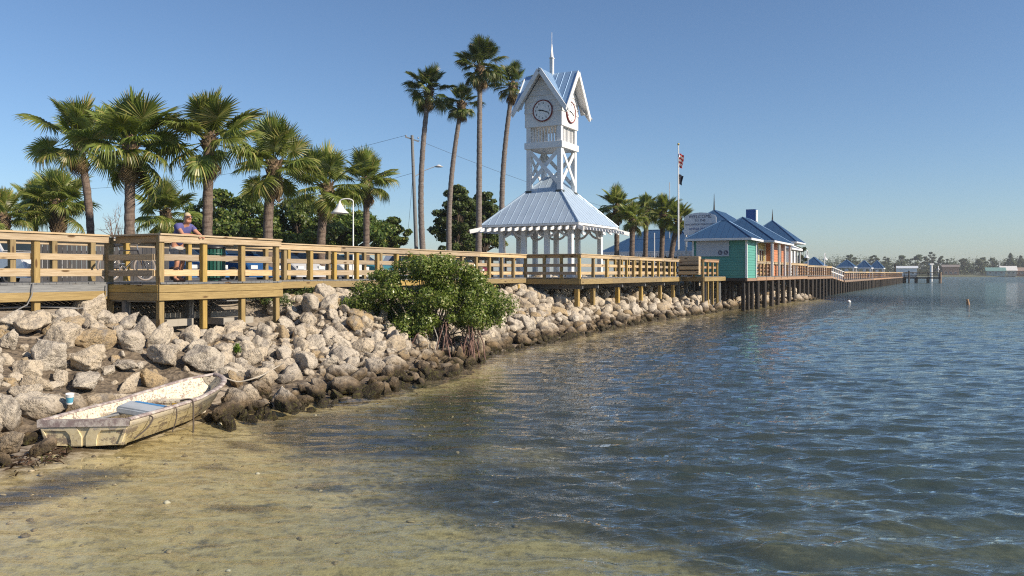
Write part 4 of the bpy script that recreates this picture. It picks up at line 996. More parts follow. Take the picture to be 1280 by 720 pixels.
TRUNK_G = trunk_mat('bark', (0.13, 0.10, 0.075), (0.075, 0.058, 0.045), 3); BOOT = trunk_mat('palm_boots', (0.24, 0.175, 0.11), (0.11, 0.075, 0.05), 4)

def frond_mesh(name, mat, Lp, Lb, droop, nseg, span, seed, bend=.25):
    """petiole along +x, then a costapalmate fan of pleated strips"""
    rg = np.random.default_rng(seed); V = []; F = []; A = []
    def quad(a, b, c, d, r): k = len(V); V.extend([a, b, c, d]); F.append((k, k+1, k+2, k+3)); A.extend([r]*4)
    def pz(x): return -bend*droop*(x/Lp)**2*.35*Lp
    n = 4; w0 = .022
    for i in range(n):
        x0, x1 = Lp*i/n, Lp*(i+1)/n
        quad((x0, -w0, pz(x0)), (x1, -w0*.7, pz(x1)), (x1, w0*.7, pz(x1)), (x0, w0, pz(x0)), .75); quad((x0, 0, pz(x0)-.03), (x1, 0, pz(x1)-.02), (x1, 0, pz(x1)+.012), (x0, 0, pz(x0)+.015), .7)
    for i in range(nseg):
        f = (i+.5)/nseg*2-1; a = f*R(span)/2; cst = .34*Lb*(1-abs(f))**1.0
        bx, bz_ = Lp+cst, pz(Lp)-droop*.35*cst*cst/Lb*1.6
        ln = Lb*(1-.38*abs(f)**1.6)*rg.uniform(.9, 1.06)-cst*.45; dx, dy = math.cos(a), math.sin(a); lift = .34*abs(math.sin(a))*(1-.5*droop); r = rg.random()
        px_, py_ = -dy, dx; wid = .0185*Lb/.85*(1.15 if abs(f) < .7 else .9); tw = (1 if i % 2 else -1)*.7
        dr = droop*rg.uniform(.7, 1.4); pts = []
        for s, wv in ((0, .35), (.33, 1.0), (.62, .85), (.85, .45), (1.0, .0)):
            d = ln*s; x = bx+dx*d*(1-.22*dr*s*s); y = dy*d*(1-.22*dr*s*s); z = bz_+lift*d*(1-.4*s)-dr*.62*d*s*s
            pts.append(((x, y, z), wid*wv))
        for (p, wa), (q, wb) in zip(pts[:-1], pts[1:]):
            quad((p[0]-px_*wa, p[1]-py_*wa, p[2]-tw*wa), (q[0]-px_*wb, q[1]-py_*wb, q[2]-tw*wb), (q[0]+px_*wb, q[1]+py_*wb, q[2]+tw*wb), (p[0]+px_*wa, p[1]+py_*wa, p[2]+tw*wa), r)
    me = np_mesh(name, V, F, False, {'rnd': A}); me.materials.append(mat); return me
SAB = [[frond_mesh('frond', FROND, lp, 1.0, dr, 58, 300, 10*j+i) for i in range(3)] for j, (lp, dr) in enumerate(((.70, .12), (.90, .34), (.95, .62), (.85, 1.0)))]
SAB_D = [frond_mesh('frond', DEAD, .7, .75, 1.9, 34, 230, 90+i) for i in range(2)]
WAS = [[frond_mesh('frond', FROND_D, lp, .82, dr, 46, 250, 200+10*j+i) for i in range(3)] for j, (lp, dr) in enumerate(((.75, .12), (.95, .34), (.95, .7), (.75, 1.2)))]
WAS_D = [frond_mesh('frond', DEAD, .6, .7, 1.6, 30, 200, 290+i) for i in range(2)]
def palm(label, px, Z, pxb, ycrown, rpx, group, kind='sabal', n=34, seed=0, rt=.15, ybase=None, name='sabal_palm', boots=0.0, lean=0):
    rg = np.random.default_rng(seed); xb = X(pxb, Z); zb = zg1(xb, Z); top = Vector((X(px, Z)-xb, lean, ZH(ycrown, Z)-zb-.05)); T = thing(name, label, 'palm tree', (xb, Z, zb), 0, group)
    m = MB(); H_ = top.z; pts = []; rad = []; ns = max(8, int(H_/.22))
    for i in range(ns+1):
        f = i/ns; bow = math.sin(PI*f)*.03*H_*(rg.random()*.02+1)*(1 if px > pxb else -1)*(abs(px-pxb) > 4); pts.append((top.x*f-bow, top.y*f, H_*f-.25*(i == 0)))
        flare = 1+.5*max(0, 1-f*7) if kind == 'wash' else 1+.18*max(0, 1-f*6); rad.append(rt*flare*(1-.28*f if kind == 'wash' else 1.0)*(1+.05*(-1)**i+rg.normal()*.015))
    m.tube(pts, rad, 12); m.build('trunk', TRUNK_W if kind == 'wash' else TRUNK_S, T)
    c = MB(); c.lathe([(rt*.9, -.55), (rt*1.35, -.2), (rt*1.2, .12), (rt*.4, .32)], 10)
    nb = int(40+90*boots); hb = .5+boots*1.3
    for i in range(nb):
        a = i*2.4; zc = -hb+hb*i/nb+.05; r0 = rt*1.02; ca_, sa_ = math.cos(a), math.sin(a); l = rg.uniform(.16, .34)
        p, q = Vector((r0*ca_, r0*sa_, zc)), Vector(((r0+.12+.1*rg.random())*ca_, (r0+.12)*sa_, zc+l)); wv = Vector((-sa_, ca_, 0))*.05
        c.add([p-wv, p+wv, q+wv*.5, q-wv*.5, p-Vector((ca_, sa_, 0))*.03+Vector((0, 0, .12))], [(0, 1, 2, 3), (0, 3, 4), (1, 4, 2)])
    crown = link('crown', c.mesh('crown'), BOOT, T, top); s0 = rpx/1000*Z/1.72
    sets, dead = (SAB, SAB_D) if kind == 'sabal' else (WAS, WAS_D)
    for k in range(n):
        f = (k+.5)/n; el = 84-122*f**.95+rg.normal()*13; az = k*137.5+rg.normal()*12; j = min(3, int(f*4.2)); me = sets[j][k % 3]
        o = link('frond', me, None, crown, (0, 0, .08-.22*f)); o.rotation_euler = Euler((R(rg.normal()*24), R(-el), R(az)), 'XYZ'); o.scale = (s0*rg.uniform(.78, 1.16),)*3
    nd_ = 7 if kind == 'sabal' else 14
    for k in range(nd_):
        o = link('frond', dead[k % 2], None, crown, (0, 0, -.2-.12*k/nd_)); o.rotation_euler = Euler((R(rg.normal()*10), R(rg.uniform(48, 72)), R(k*137.5+40)), 'XYZ'); o.scale = (s0*rg.uniform(.7, .95),)*3
    return T
G1 = 'sabal palms behind the boardwalk'
palm('leaning palm with brownish crown, leftmost of the tall palms', 98, 31, 114, 172, 54, G1, n=25, seed=1, rt=.14)
palm('wide full palm standing behind the bicycle', 163, 27, 161, 178, 65, G1, n=31, seed=2, rt=.165)
palm('tall palm rising behind the leaning man', 261, 28, 258, 172, 61, G1, n=24, seed=3, rt=.17)
palm('shaggy palm with booted trunk right of the tall palm behind the man', 342, 31, 337, 204, 52, G1, n=26, seed=4, rt=.19, boots=.8)
palm('bright green palm behind the white bell lamp', 409, 35, 402, 232, 48, G1, n=26, seed=5, rt=.19, boots=.7)
palm('palm partly hidden behind the bell lamp palm', 458, 43, 458, 226, 38, G1, n=30, seed=6, rt=.17)
palm('short palm cut by the left picture edge', 4, 36, 4, 270, 36, 'short palms', n=28, seed=7, rt=.2, boots=.4)
palm('short bushy palm with thick booted trunk near the left edge', 72, 38, 70, 254, 42, 'short palms', n=34, seed=8, rt=.24, boots=.8)
palm('slim short palm between two short bushy ones at the left', 44, 40, 45, 252, 30, 'short palms', n=24, seed=17, rt=.12)
palm('short palm directly left of the man on the overlook', 207, 40, 211, 265, 38, 'short palms', n=32, seed=9, rt=.17)
G2 = 'tall fan palms beside the clock tower'
palm('tall slender fan palm nearest the utility pole', 536, 50, 531, 112, 33, G2, 'wash', 36, 10, .20, name='fan_palm')
palm('shorter leaning fan palm between the two tallest', 577, 52, 562, 130, 26, G2, 'wash', 34, 11, .19, name='fan_palm')
palm('tallest fan palm of the four left of the clock tower', 600, 49, 598, 84, 37, G2, 'wash', 40, 12, .20, name='fan_palm')
palm('fan palm partly behind the clock tower roof', 641, 53, 630, 106, 31, G2, 'wash', 36, 13, .20, name='fan_palm')
G3 = 'small palms by the flagpole'
for i, (px, Z, pb, yc, rp, lb) in enumerate(((771, 60, 771, 258, 25, 'leftmost small palm right of the pavilion'), (791, 58, 789, 273, 21, 'low yellowish palm, second right of the pavilion'), (808, 64, 806, 262, 20, 'third small palm right of the pavilion'), (829, 61, 826, 266, 23, 'dark small palm fourth right of the pavilion'), (848, 59, 837, 274, 22, 'small palm crown overlapping the flagpole'))):
    palm(lb, px, Z, pb, yc, rp, G3, n=30, seed=30+i, rt=.19, boots=.3)

GB = 'leafy trees behind the parking ground'
limb_tree('broadleaf_tree', 'dark leafy tree behind the tall palm and the man', 'tree', 286, 58, 234, 306, 122, 17000, .27, BROAD, 51, GB, 75)
limb_tree('broadleaf_tree', 'leafy tree behind the shaggy booted palm', 'tree', 372, 60, 244, 308, 118, 16000, .27, BROAD, 52, GB, 70)
limb_tree('broadleaf_tree', 'leafy tree behind the white bell lamp', 'tree', 440, 63, 257, 309, 112, 15000, .27, BROAD, 53, GB, 66)
limb_tree('broadleaf_tree', 'rounded low tree at the right end of the leafy row', 'tree', 488, 66, 268, 309, 60, 8000, .27, BROAD, 54, GB, 40)
limb_tree('broadleaf_tree', 'broad dark tree behind the tall fan palms', 'tree', 592, 66, 246, 312, 104, 15000, .28, BROAD, 55, GB, 66)
limb_tree('cedar_tree', 'tall feathery bright green cedar right of the utility pole', 'tree', 572, 60, 229, 311, 66, 15000, .22, PINE, 56, GB, 80)
limb_tree('cedar_tree', 'smaller feathery cedar beside the tallest fan palm', 'tree', 606, 62, 236, 311, 50, 11000, .22, PINE, 57, GB, 60)
limb_tree('broadleaf_tree', 'grey-green tree behind the pier porch', 'tree', 1001, 120, 306, 335, 26, 2500, .5, FARW, 58, GB, 14)
# bare tree
bt = thing('bare_tree', 'leafless reddish tree between the leaning palm and the wide palm', 'tree', (X(135, 60), 60, zg1(X(135, 60), 60)))
m = MB(); rg_ = random.Random(4)
def twig(p, d, l, r, lv):
    q = p+d*l; m.tube([p, p+d*l*.5+Vector((rg_.gauss(0, .04), rg_.gauss(0, .04), 0))*l, q], [r, r*.8, r*.6], 4 if lv > 1 else 6, caps=False)
    if lv < 5:
        for _ in range(3 if lv < 4 else 2): twig(q if rg_.random() < .7 else p+d*l*.6, (d+Vector((rg_.gauss(0, .5), rg_.gauss(0, .5), rg_.gauss(.12, .25)))).normalized(), l*rg_.uniform(.62, .85), r*.58, lv+1)
twig(Vector((0, 0, -.2)), Vector((0, 0, 1)), 1.7, .13, 0)
m.build('branches', trunk_mat('bare_bark', (.26, .19, .16), (.20, .14, .115)), bt)

# ------------------------------------------------------------------ mangrove bush
MC = (-2.45, 23.0); rg = np.random.default_rng(61)
MG = thing('mangrove_bush', 'dense glossy green mangrove bush growing out of the boulders', 'bush', (MC[0], MC[1], .1))
cl = []
for i in range(150):
    a = rg.random()*2*PI; h = rg.random(); q = math.sqrt(rg.random()); prof = (1-.55*max(0, h-.55)**1.2*2)*(.72+.28*min(1, h*3)); r = rg.uniform(.16, .46)
    x = 2.3*q*(1+.08*rg.normal())*math.cos(a)*prof; y = 1.5*q*math.sin(a)*prof; zmax = 2.74-.16*x*x-.10*x; z = .58+.05*x*x+(zmax-.58)*h*.95
    if .2 < x < 1.2 and y < -.2 and z < .95: z += .2
    cl.append((x, y, z, r, r, r*.8))
P, N = clump_cloud(cl, 50000, rg, .42); V, F, rn = leaves(P, N, .09, rg, .5); link('foliage', np_mesh('foliage', V, F, False, {'rnd': rn}), MANG, MG)
m = MB()
for i in range(46):
    c = cl[i]; m.tube([(c[0]*.25, c[1]*.3, .5), (c[0]*.6, c[1]*.6, c[2]*.65), (c[0], c[1], c[2]+.25)], [.028, .018, .008], 5, caps=False)
m.build('branch', trunk_mat('mangrove_bark', (.30, .26, .22), (.18, .15, .12)), MG)
PALE = trunk_mat('aerial_root', (.42, .39, .34), (.26, .23, .20)); REDR = trunk_mat('prop_root_red', (.24, .15, .125), (.14, .085, .07))
for i in range(50):
    x0 = rg.uniform(-.3, 1.6); y0 = rg.uniform(-1.25, -.1); z0 = rg.uniform(.45, .95); x1 = x0+rg.normal()*.16+.1*(x0-.5); y1 = y0-rg.uniform(.0, .45); wx_, wy_ = MC[0]+x1, MC[1]+y1; z1 = zg1(wx_, wy_)-.12
    pale = x0 < .55 and i % 3; mid = ((x0+x1)/2+rg.normal()*.05, (y0+y1)/2-.06, (z0+z1)/2+.1)
    MB().tube([(x0, y0, z0), mid, (x1, y1, z1)], [.012, .014, .016] if pale else [.014, .017, .020], 5).build('prop_root', PALE if pale else REDR, MG)
# weeds under the deck and on the stones
def weed(label, x, y, r, h, n, seed, mat=MANG, name='weed_clump', ls=.07):
    rg = np.random.default_rng(seed); z = zg1(x, y); W_ = thing(name, label, 'plant', (x, y, z)); cl = [(rg.normal()*r*.5, rg.normal()*r*.4, h*(.35+.4*rg.random()), r*.4, r*.35, h*.35) for _ in range(9)]
    P, N = clump_cloud(cl, n, rg, .3); P[:, 2] = np.abs(P[:, 2])+.05; V, F, rn = leaves(P, N, ls, rg, .35); link('foliage', np_mesh('foliage', V, F, False, {'rnd': rn}), mat, W_)
    m = MB()
    for c in cl: m.tube([(c[0]*.3, c[1]*.3, -.1), (c[0], c[1], c[2]+h*.2)], [.01, .004], 4)
    m.build('stems', TRUNK_G, W_)
weed('low yellow-green scrub at the foot of the overlook', *DK(4.5, .5), .8, .55, 1800, 71, PINE); weed('scrub patch below the railing right of the overlook', *DK(6.2, .3), .6, .4, 1000, 72, PINE)
x, y, z = hit(295, 443, .1); weed('tiny bright green weed tuft between the boulders', x, y, .16, .30, 500, 73, leaf_mat('weed_green', (.10, .22, .02), (.16, .30, .03), (.2, .3, .05)), 'weed_tuft', .05)
# ------------------------------------------------------------------ rowing boat drawn up on the sand
def boat_mats():
    m, nt, b = newmat('boat_hull'); o = objcoord(nt); n1 = noise(nt, mapping(nt, o, (1, 1, 2.2)), 3.2, 6, .68, .4); n2 = noise(nt, o, 16, 5, .7); z = nd(nt, 'ShaderNodeSeparateXYZ', {0: o}).outputs[2]
    c = mixc(nt, maprange(nt, n2, .4, .7), (.66, .57, .36), (.56, .46, .26))
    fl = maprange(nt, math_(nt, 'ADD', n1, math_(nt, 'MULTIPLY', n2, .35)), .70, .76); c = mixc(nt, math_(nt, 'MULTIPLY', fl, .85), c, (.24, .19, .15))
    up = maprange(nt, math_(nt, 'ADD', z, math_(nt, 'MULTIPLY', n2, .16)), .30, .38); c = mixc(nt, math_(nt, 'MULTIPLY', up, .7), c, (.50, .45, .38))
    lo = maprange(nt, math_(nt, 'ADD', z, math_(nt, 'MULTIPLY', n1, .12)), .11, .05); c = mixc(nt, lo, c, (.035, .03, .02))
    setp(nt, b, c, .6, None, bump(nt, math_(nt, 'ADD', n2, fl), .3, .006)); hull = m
    m, nt, b = newmat('boat_inside'); o = objcoord(nt); n1 = noise(nt, o, 5, 6, .7, .5); n2 = noise(nt, o, 30, 4, .7)
    c = mixc(nt, maprange(nt, n1, .35, .62), (.74, .66, .47), (.60, .54, .44)); c = mixc(nt, math_(nt, 'MULTIPLY', maprange(nt, math_(nt, 'ADD', n2, math_(nt, 'MULTIPLY', n1, .6)), .78, .92), .9), c, (.20, .15, .12))
    setp(nt, b, c, .75, None, bump(nt, n2, .3, .006)); ins = m
    m, nt, b = newmat('boat_gunwale'); o = objcoord(nt); n1 = noise(nt, o, 9, 6, .72); n2 = noise(nt, o, 50, 4, .7)
    c = mixc(nt, maprange(nt, n1, .36, .6), (.52, .47, .42), (.24, .185, .175)); c = mixc(nt, maprange(nt, n2, .6, .7), c, (.68, .64, .56)); setp(nt, b, c, .8, None, bump(nt, n2, .4, .008)); gun = m
    return hull, ins, gun
B_HULL, B_IN, B_GUN = boat_mats()
BO = thing('rowing_boat', 'weathered cream rowing boat with flaking paint drawn up on the shore', 'boat', (-5.80, 10.86, .03), R(90-6)); BO.rotation_euler = (R(-2.0), R(.5), R(90-6)); BO.scale = (1.0, 1.07, 1.0)
LB = 3.72; st = np.array([0, .08, .2, .35, .5, .65, .76, .85, .915, .96, .988, 1.0])
bg_ = np.interp(st, [0, .2, .4, .6, .75, .85, .92, .97, 1], [.625, .66, .665, .64, .565, .465, .345, .20, .07]); cg = np.interp(st, [0, .3, .6, .8, .92, 1], [.53, .53, .47, .31, .12, .02])
zg_ = np.interp(st, [0, .5, .8, 1], [.385, .39, .47, .57]); zk = np.interp(st, [0, .5, .75, .88, .96, 1], [.0, .0, .03, .10, .23, .36]); zc = np.interp(st, [0, .5, .8, .95, 1], [.045, .045, .12, .28, .42])
def section(i, inset=0.0):
    """right half of the outer hull, keel to gunwale"""
    b_, c_, zt, k_, ch_ = bg_[i], cg[i], zg_[i], zk[i], zc[i]
    P = [(0, k_), (c_*.55, k_+.008), (c_, ch_), (c_+(b_-c_)*.30, ch_+(zt-ch_)*.34), (c_+(b_-c_)*.34+.012, ch_+(zt-ch_)*.36), (c_+(b_-c_)*.66, ch_+(zt-ch_)*.68), (c_+(b_-c_)*.70+.012, ch_+(zt-ch_)*.70), (b_-.008, zt-.035)]
    return [(max(0, y-inset), z) for y, z in P]
def loft(secs, xs, closed=False):
    n = len(secs[0]); vs = [(x, y, z) for s, x in zip(secs, xs) for y, z in s]; fs = [(i*n+j, (i+1)*n+j, (i+1)*n+j+1, i*n+j+1) for i in range(len(secs)-1) for j in range(n-1)]; return vs, fs
def mirror(s): return [(-y, z) for y, z in s[::-1]]+s[1:]
xs = [LB*s-(0 if s > .5 else 0) for s in st]; rake = [0]*len(st)
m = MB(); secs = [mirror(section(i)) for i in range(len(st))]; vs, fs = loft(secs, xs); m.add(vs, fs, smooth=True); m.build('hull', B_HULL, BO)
# inside skin
def isec(i):
    b_, c_, zt, k_, ch_ = bg_[i], cg[i], zg_[i], zk[i], zc[i]; t = .045
    return [(0, k_+.05), (max(0, c_*.6-t*.3), k_+.055), (max(0, c_-t), ch_+.055), (max(0, c_+(b_-c_)*.5-t*1.25), ch_+(zt-ch_)*.5), (max(0, b_-.085), zt-.02)]
ins_i = [i for i in range(len(st)) if st[i] < .985]; vs, fs = loft([mirror(isec(i)) for i in ins_i], [max(.05, min(LB-.12, xs[i])) for i in ins_i]); m = MB(); m.add(vs, fs, smooth=True)
q = mirror(isec(ins_i[-1])); m.add([(LB-.13, y, z) for y, z in q], [tuple(range(len(q)))]); m.build('inner_skin', B_IN, BO)
# gunwale: rounded rim all the way round, with a broad stern deck
rim = []
for i in range(len(st)): rim.append((xs[i], bg_[i]-.035, zg_[i]-.012))
path = [(p[0], p[1], p[2]) for p in rim]+[(LB+.03, 0, zg_[-1]-.005)]+[(p[0], -p[1], p[2]) for p in rim[::-1]]
m = MB(); m.tube(path, .048, 10, sy=.55); m.build('gunwale', B_GUN, BO)
m = MB(); m.add([(-.02, -.63, .385), (-.02, .63, .385), (.19, .57, .365), (.19, -.57, .365), (-.035, -.62, .29), (-.035, .62, .29), (.19, .57, .33), (.19, -.57, .33)], [(0, 1, 2, 3), (4, 5, 1, 0), (7, 6, 5, 4), (3, 2, 6, 7)], smooth=False); m.build('stern_deck', B_GUN, BO)
# transom with two raised frames round recessed panels
m = MB(); prof = lambda x, e: [(x, -cg[0]-e, .03), (x, cg[0]+e, .03), (x, .61+e, .30), (x, -.61-e, .30)]
m.add(prof(0, 0)+prof(.05, 0), [(0, 1, 2, 3), (7, 6, 5, 4)]); m.build('transom', B_HULL, BO)
for s in (-1, 1):
    m = MB(); o_ = [(.03*s, .02), (.50*s, .045), (.585*s, .29), (.03*s, .29)]; c_ = [(.12*s, .085)]+[(.14*s+.06*s*math.cos(a), .10+.10*math.sin(a)) for a in np.linspace(PI, PI*.55, 4)]; inn = [(.17*s, .03), (.46*s, .05), (.545*s, .245), (.24*s, .235), (.19*s, .18), (.17*s, .10)]
    oo = [(.03*s, .02), (.50*s, .045), (.585*s, .29), (.24*s, .29), (.10*s, .29), (.03*s, .15)]; n = 6
    m.add([(-.022, y, z) for y, z in oo]+[(-.022, y, z) for y, z in inn]+[(-.002, y, z) for y, z in inn]+[(0, y, z) for y, z in oo], [(0, 1, 7, 6), (1, 2, 8, 7), (2, 3, 9, 8), (3, 4, 10, 9), (4, 5, 11, 10), (5, 0, 6, 11)]+[(6+i, 6+(i+1) % n, 12+(i+1) % n, 12+i) for i in range(n)]+[(i, 18+i, 18+(i+1) % n, (i+1) % n) for i in range(n)]); m.build('transom_frame', B_HULL, BO)
def seat(x0, x1, z, hb, nm='thwart'):
    o = MB(); o.box(((x0+x1)/2, 0, z), (x1-x0, hb*2, .035)); o.box(((x0+x1)/2, 0, z/2+.02), ((x1-x0)*.86, hb*1.7, z-.06)); return o.build(nm, B_IN, BO)
seat(.22, .55, .215, .53, 'stern_seat'); seat(1.25, 1.62, .235, .54); seat(2.35, 2.62, .27, .44)
m = MB(); m.tube([(.35, .38, .26), (1.35, .12, .28)], .018, 6); m.box((.45, .36, .265), (.5, .11, .02), Matrix.Rotation(0, 4, 'Z')); m.build('oar', W_GREY, BO)
MB().box((2.34, -.02, .20), (.012, .11, .09)).build('yellow_sticker', paint((.6, .38, .03), .5), BO)
CU = thing('boat_cushion', 'grey-blue foam seat cushion lying on the middle bench of the boat', 'cushion', (-5.60, 12.10, .335), R(82)); 
m = MB(); me = m.box((0, 0, 0), (.36, .62, .11)).mesh('c'); bmx = bmesh.new(); bmx.from_mesh(me); bmesh.ops.bevel(bmx, geom=bmx.edges[:], offset=.025, segments=2, affect='EDGES'); bmx.to_mesh(me); bmx.free()
link('pad', me, paint((.36, .40, .44), .8, wear=.3), CU); CU.rotation_euler = (R(8), R(-6), R(82)); MB().box((.15, -.05, .056), (.06, .5, .012)).build('blue_lining', paint((.06, .22, .45), .6), CU)
def rope(name, label, pts, r, mat, cat='rope', group=None):
    from mathutils.geometry import interpolate_bezier
    P = [Vector(p) for p in pts]; out = []
    for i in range(len(P)-1):
        t0 = (P[min(i+1, len(P)-1)]-P[max(i-1, 0)])/6; t1 = (P[min(i+2, len(P)-1)]-P[i])/6; out += interpolate_bezier(P[i], P[i]+t0, P[i+1]-t1, P[i+1], 7)[:-1]
    m = MB(); m.tube(out+[P[-1]], r, 6); o = m.build(name, mat, None); return tag(o, label, cat, group)
ROPE = paint((.46, .41, .33), .9, wear=.2); DROPE = paint((.07, .055, .045), .9)
tx_, ty_, tz_ = hit(352, 462, .3)
rope('mooring_rope', 'pale mooring rope from the boat bow to a brown boulder', [(-5.40, 14.60, .57), (-5.15, 14.58, .46), (-4.95, 14.62, .42), (-4.65, 14.8, .50), (tx_-.15, ty_, tz_+.02), (tx_, ty_+.15, tz_+.12)], .014, ROPE)
rope('dark_rope', 'dark rope hanging over the boat side into the water', [(-5.15, 12.42, .42), (-4.99, 12.38, .45), (-4.92, 12.34, .40), (-4.90, 12.30, .2), (-4.88, 12.25, .0), (-4.85, 12.1, -.1)], .013, DROPE, group='ropes on the boat side')
rope('dark_rope', 'thin rope looped along the boat side by the stern', [(-5.20, 11.25, .41), (-5.03, 11.2, .38), (-5.03, 11.0, .26), (-5.12, 10.85, .16)], .010, DROPE, group='ropes on the boat side')
rope('dark_rope', 'thin rope hanging straight down amidships on the boat side', [(-5.15, 11.85, .42), (-4.985, 11.85, .41), (-4.965, 11.83, .25), (-5.01, 11.8, .06)], .009, DROPE, group='ropes on the boat side')

cx, cy, cz = hit(87, 503, .42)
CP = thing('paper_cup', 'blue and white paper cup left standing on the stones behind the boat', 'cup', (cx, cy, cz-.02)); CP.rotation_euler = (R(8), R(6), 0)
MB().lathe([(.042, 0), (.056, .13)], 20).build('cup_sleeve', paint((.10, .36, .50), .5, wear=.2), CP); m = MB(); m.lathe([(.0565, .11), (.058, .145), (.061, .15), (.058, .156), (.05, .15)], 20); m.lathe([(.0435, .0), (.0455, .025)], 20, caps=False); m.build('cup_rim', WHITE, CP)

# wrack of dried weed on the wet sand by the stern
rg = np.random.default_rng(81); n = 2600; wxs = rg.uniform(-8.2, -4.9, n); wys = rg.uniform(8.4, 11.6, n); d_ = shore_d(wxs, wys); k = (d_ > -.75) & (d_ < .05) & (fbm(np.stack([wxs*1.3, wys*1.3, wxs*0], 1), 3, 8) > .47) & ~((np.abs(wxs+5.8) < .66) & (wys > 10.8)); wxs, wys = wxs[k], wys[k]
P = np.stack([wxs, wys, zg(wxs, wys)+.012+rg.random(len(wxs))*.03], 1); V, F, rn = leaves(P, np.tile([0, 0, 1.0], (len(P), 1)), .16, rg, .16)
tag(link('seaweed', np_mesh('seaweed', V, F, False, {'rnd': rn}), leaf_mat('dry_seaweed', (.055, .035, .02), (.12, .075, .04), (.10, .12, .03), .1, .6)), 'dark dried seaweed strewn on the wet sand by the boat stern', kind='stuff')

# ------------------------------------------------------------------ man leaning on the overlook railing (local +x = the way he faces)
def skin_mesh(name, nodes, edges, sub=2, root=0):
    keys = list(nodes); me = bpy.data.meshes.new(name); me.from_pydata([nodes[k][0] for k in keys], [(keys.index(a), keys.index(b)) for a, b in edges], [])
    o = bpy.data.objects.new('tmp', me); COL.objects.link(o); md = o.modifiers.new('skin', 'SKIN'); md.use_smooth_shade = True
    if not me.skin_vertices: bpy.context.view_layer.objects.active = o
    for i, k in enumerate(keys): sv = me.skin_vertices[0].data[i]; r = nodes[k][1]; sv.radius = (r, r) if not isinstance(r, tuple) else r; sv.use_root = (i == root)
    ss = o.modifiers.new('sub', 'SUBSURF'); ss.levels = sub; ss.render_levels = sub
    bpy.context.view_layer.update(); dg = bpy.context.evaluated_depsgraph_get(); res = bpy.data.meshes.new_from_object(o.evaluated_get(dg)); bpy.data.objects.remove(o); res.name = name; return res
SKIN = paint((.47, .23, .145), .5, wear=.08, name='skin'); SHIRT = paint((.085, .085, .24), .85, wear=.15, name='blue_shirt'); SHORTS = paint((.40, .37, .33), .85, wear=.15, name='grey_shorts'); HAIR = paint((.40, .33, .22), .7, wear=.2, name='fair_hair')
mx_, my_ = DK(1.0, 1.10); MAN = thing('person', 'man in blue t-shirt and grey shorts leaning his forearms on the railing', 'person', (mx_, my_, DZ), math.atan2(V2[1], V2[0])); MAN.scale = (.95, .95, .95)
N_ = {'pel': ((-.10, 0, .93), .105), 'w1': ((-.04, 0, 1.05), .10), 'ch': ((.10, 0, 1.24), .105), 'up': ((.18, 0, 1.36), .08), 'nk': ((.25, -.005, 1.43), .058), 'hd0': ((.30, -.01, 1.50), .082), 'hd1': ((.325, -.015, 1.565), .096), 'hd2': ((.325, -.015, 1.635), .082), 'nose': ((.44, -.035, 1.555), .014), 'chin': ((.385, -.025, 1.49), .045)}
E_ = [('pel', 'w1'), ('w1', 'ch'), ('ch', 'up'), ('up', 'nk'), ('nk', 'hd0'), ('hd0', 'hd1'), ('hd1', 'hd2'), ('hd1', 'nose'), ('hd0', 'chin')]
for s, t_, kn, an, toe in ((1, 'l', (-.02, .12, .50), (-.14, .12, .09), (.02, .14, .035)), (-1, 'r', (.06, -.11, .49), (-.02, -.12, .09), (.14, -.14, .035))):
    N_[t_+'hip'] = ((-.10, s*.10, .86), .088); N_[t_+'kn'] = (kn, .062); N_[t_+'cf'] = (tuple(kn[i]*.6+an[i]*.4+(-.02 if i == 0 else 0) for i in range(3)), .058); N_[t_+'an'] = (an, .040); N_[t_+'toe'] = (toe, .036)
    sh = (.17, s*.20, 1.345); el = (.44, s*.26, 1.13); wr_ = (.62, s*.07+.02, 1.125)
    N_[t_+'sh'] = (sh, .066); N_[t_+'el'] = (el, .046); N_[t_+'fa'] = (tuple(el[i]*.6+wr_[i]*.4 for i in range(3)), .045); N_[t_+'wr'] = (wr_, .030); N_[t_+'pm'] = ((wr_[0]+.075, wr_[1]-s*.02, 1.105), (.042, .020))
    E_ += [('pel', t_+'hip'), (t_+'hip', t_+'kn'), (t_+'kn', t_+'cf'), (t_+'cf', t_+'an'), (t_+'an', t_+'toe'), ('up', t_+'sh'), (t_+'sh', t_+'el'), (t_+'el', t_+'fa'), (t_+'fa', t_+'wr'), (t_+'wr', t_+'pm')]
    for f in range(4):
        a = N_[t_+'pm'][0]; yy_ = a[1]+(f-1.5)*.019; l = (.06, .07, .066, .052)[f]; N_[f'{t_}f{f}a'] = ((a[0]+.035, yy_, 1.095), .0095); N_[f'{t_}f{f}b'] = ((a[0]+.035+l*.55, yy_, 1.075), .0088); N_[f'{t_}f{f}c'] = ((a[0]+.035+l*.8, yy_, 1.075-l*.5), .008); E_ += [(t_+'pm', f'{t_}f{f}a'), (f'{t_}f{f}a', f'{t_}f{f}b'), (f'{t_}f{f}b', f'{t_}f{f}c')]
    a = N_[t_+'wr'][0]; N_[t_+'ta'] = ((a[0]+.035, a[1]-s*.035, 1.115), .012); N_[t_+'tb'] = ((a[0]+.075, a[1]-s*.055, 1.10), .0095); E_ += [(t_+'wr', t_+'ta'), (t_+'ta', t_+'tb')]
link('body', skin_mesh('body', N_, E_), SKIN, MAN)
S_ = {'a': ((-.12, 0, .90), (.135, .165)), 'b': ((-.05, 0, 1.05), (.14, .165)), 'c': ((.09, 0, 1.24), (.165, .185)), 'd': ((.185, 0, 1.365), (.125, .15)), 'e': ((.225, 0, 1.405), .075)}
e_ = [('a', 'b'), ('b', 'c'), ('c', 'd'), ('d', 'e')]
for s, t_ in ((1, 'l'), (-1, 'r')): S_[t_+'1'] = ((.17, s*.205, 1.345), .085); S_[t_+'2'] = ((.30, s*.24, 1.245), .072); e_ += [('d', t_+'1'), (t_+'1', t_+'2')]
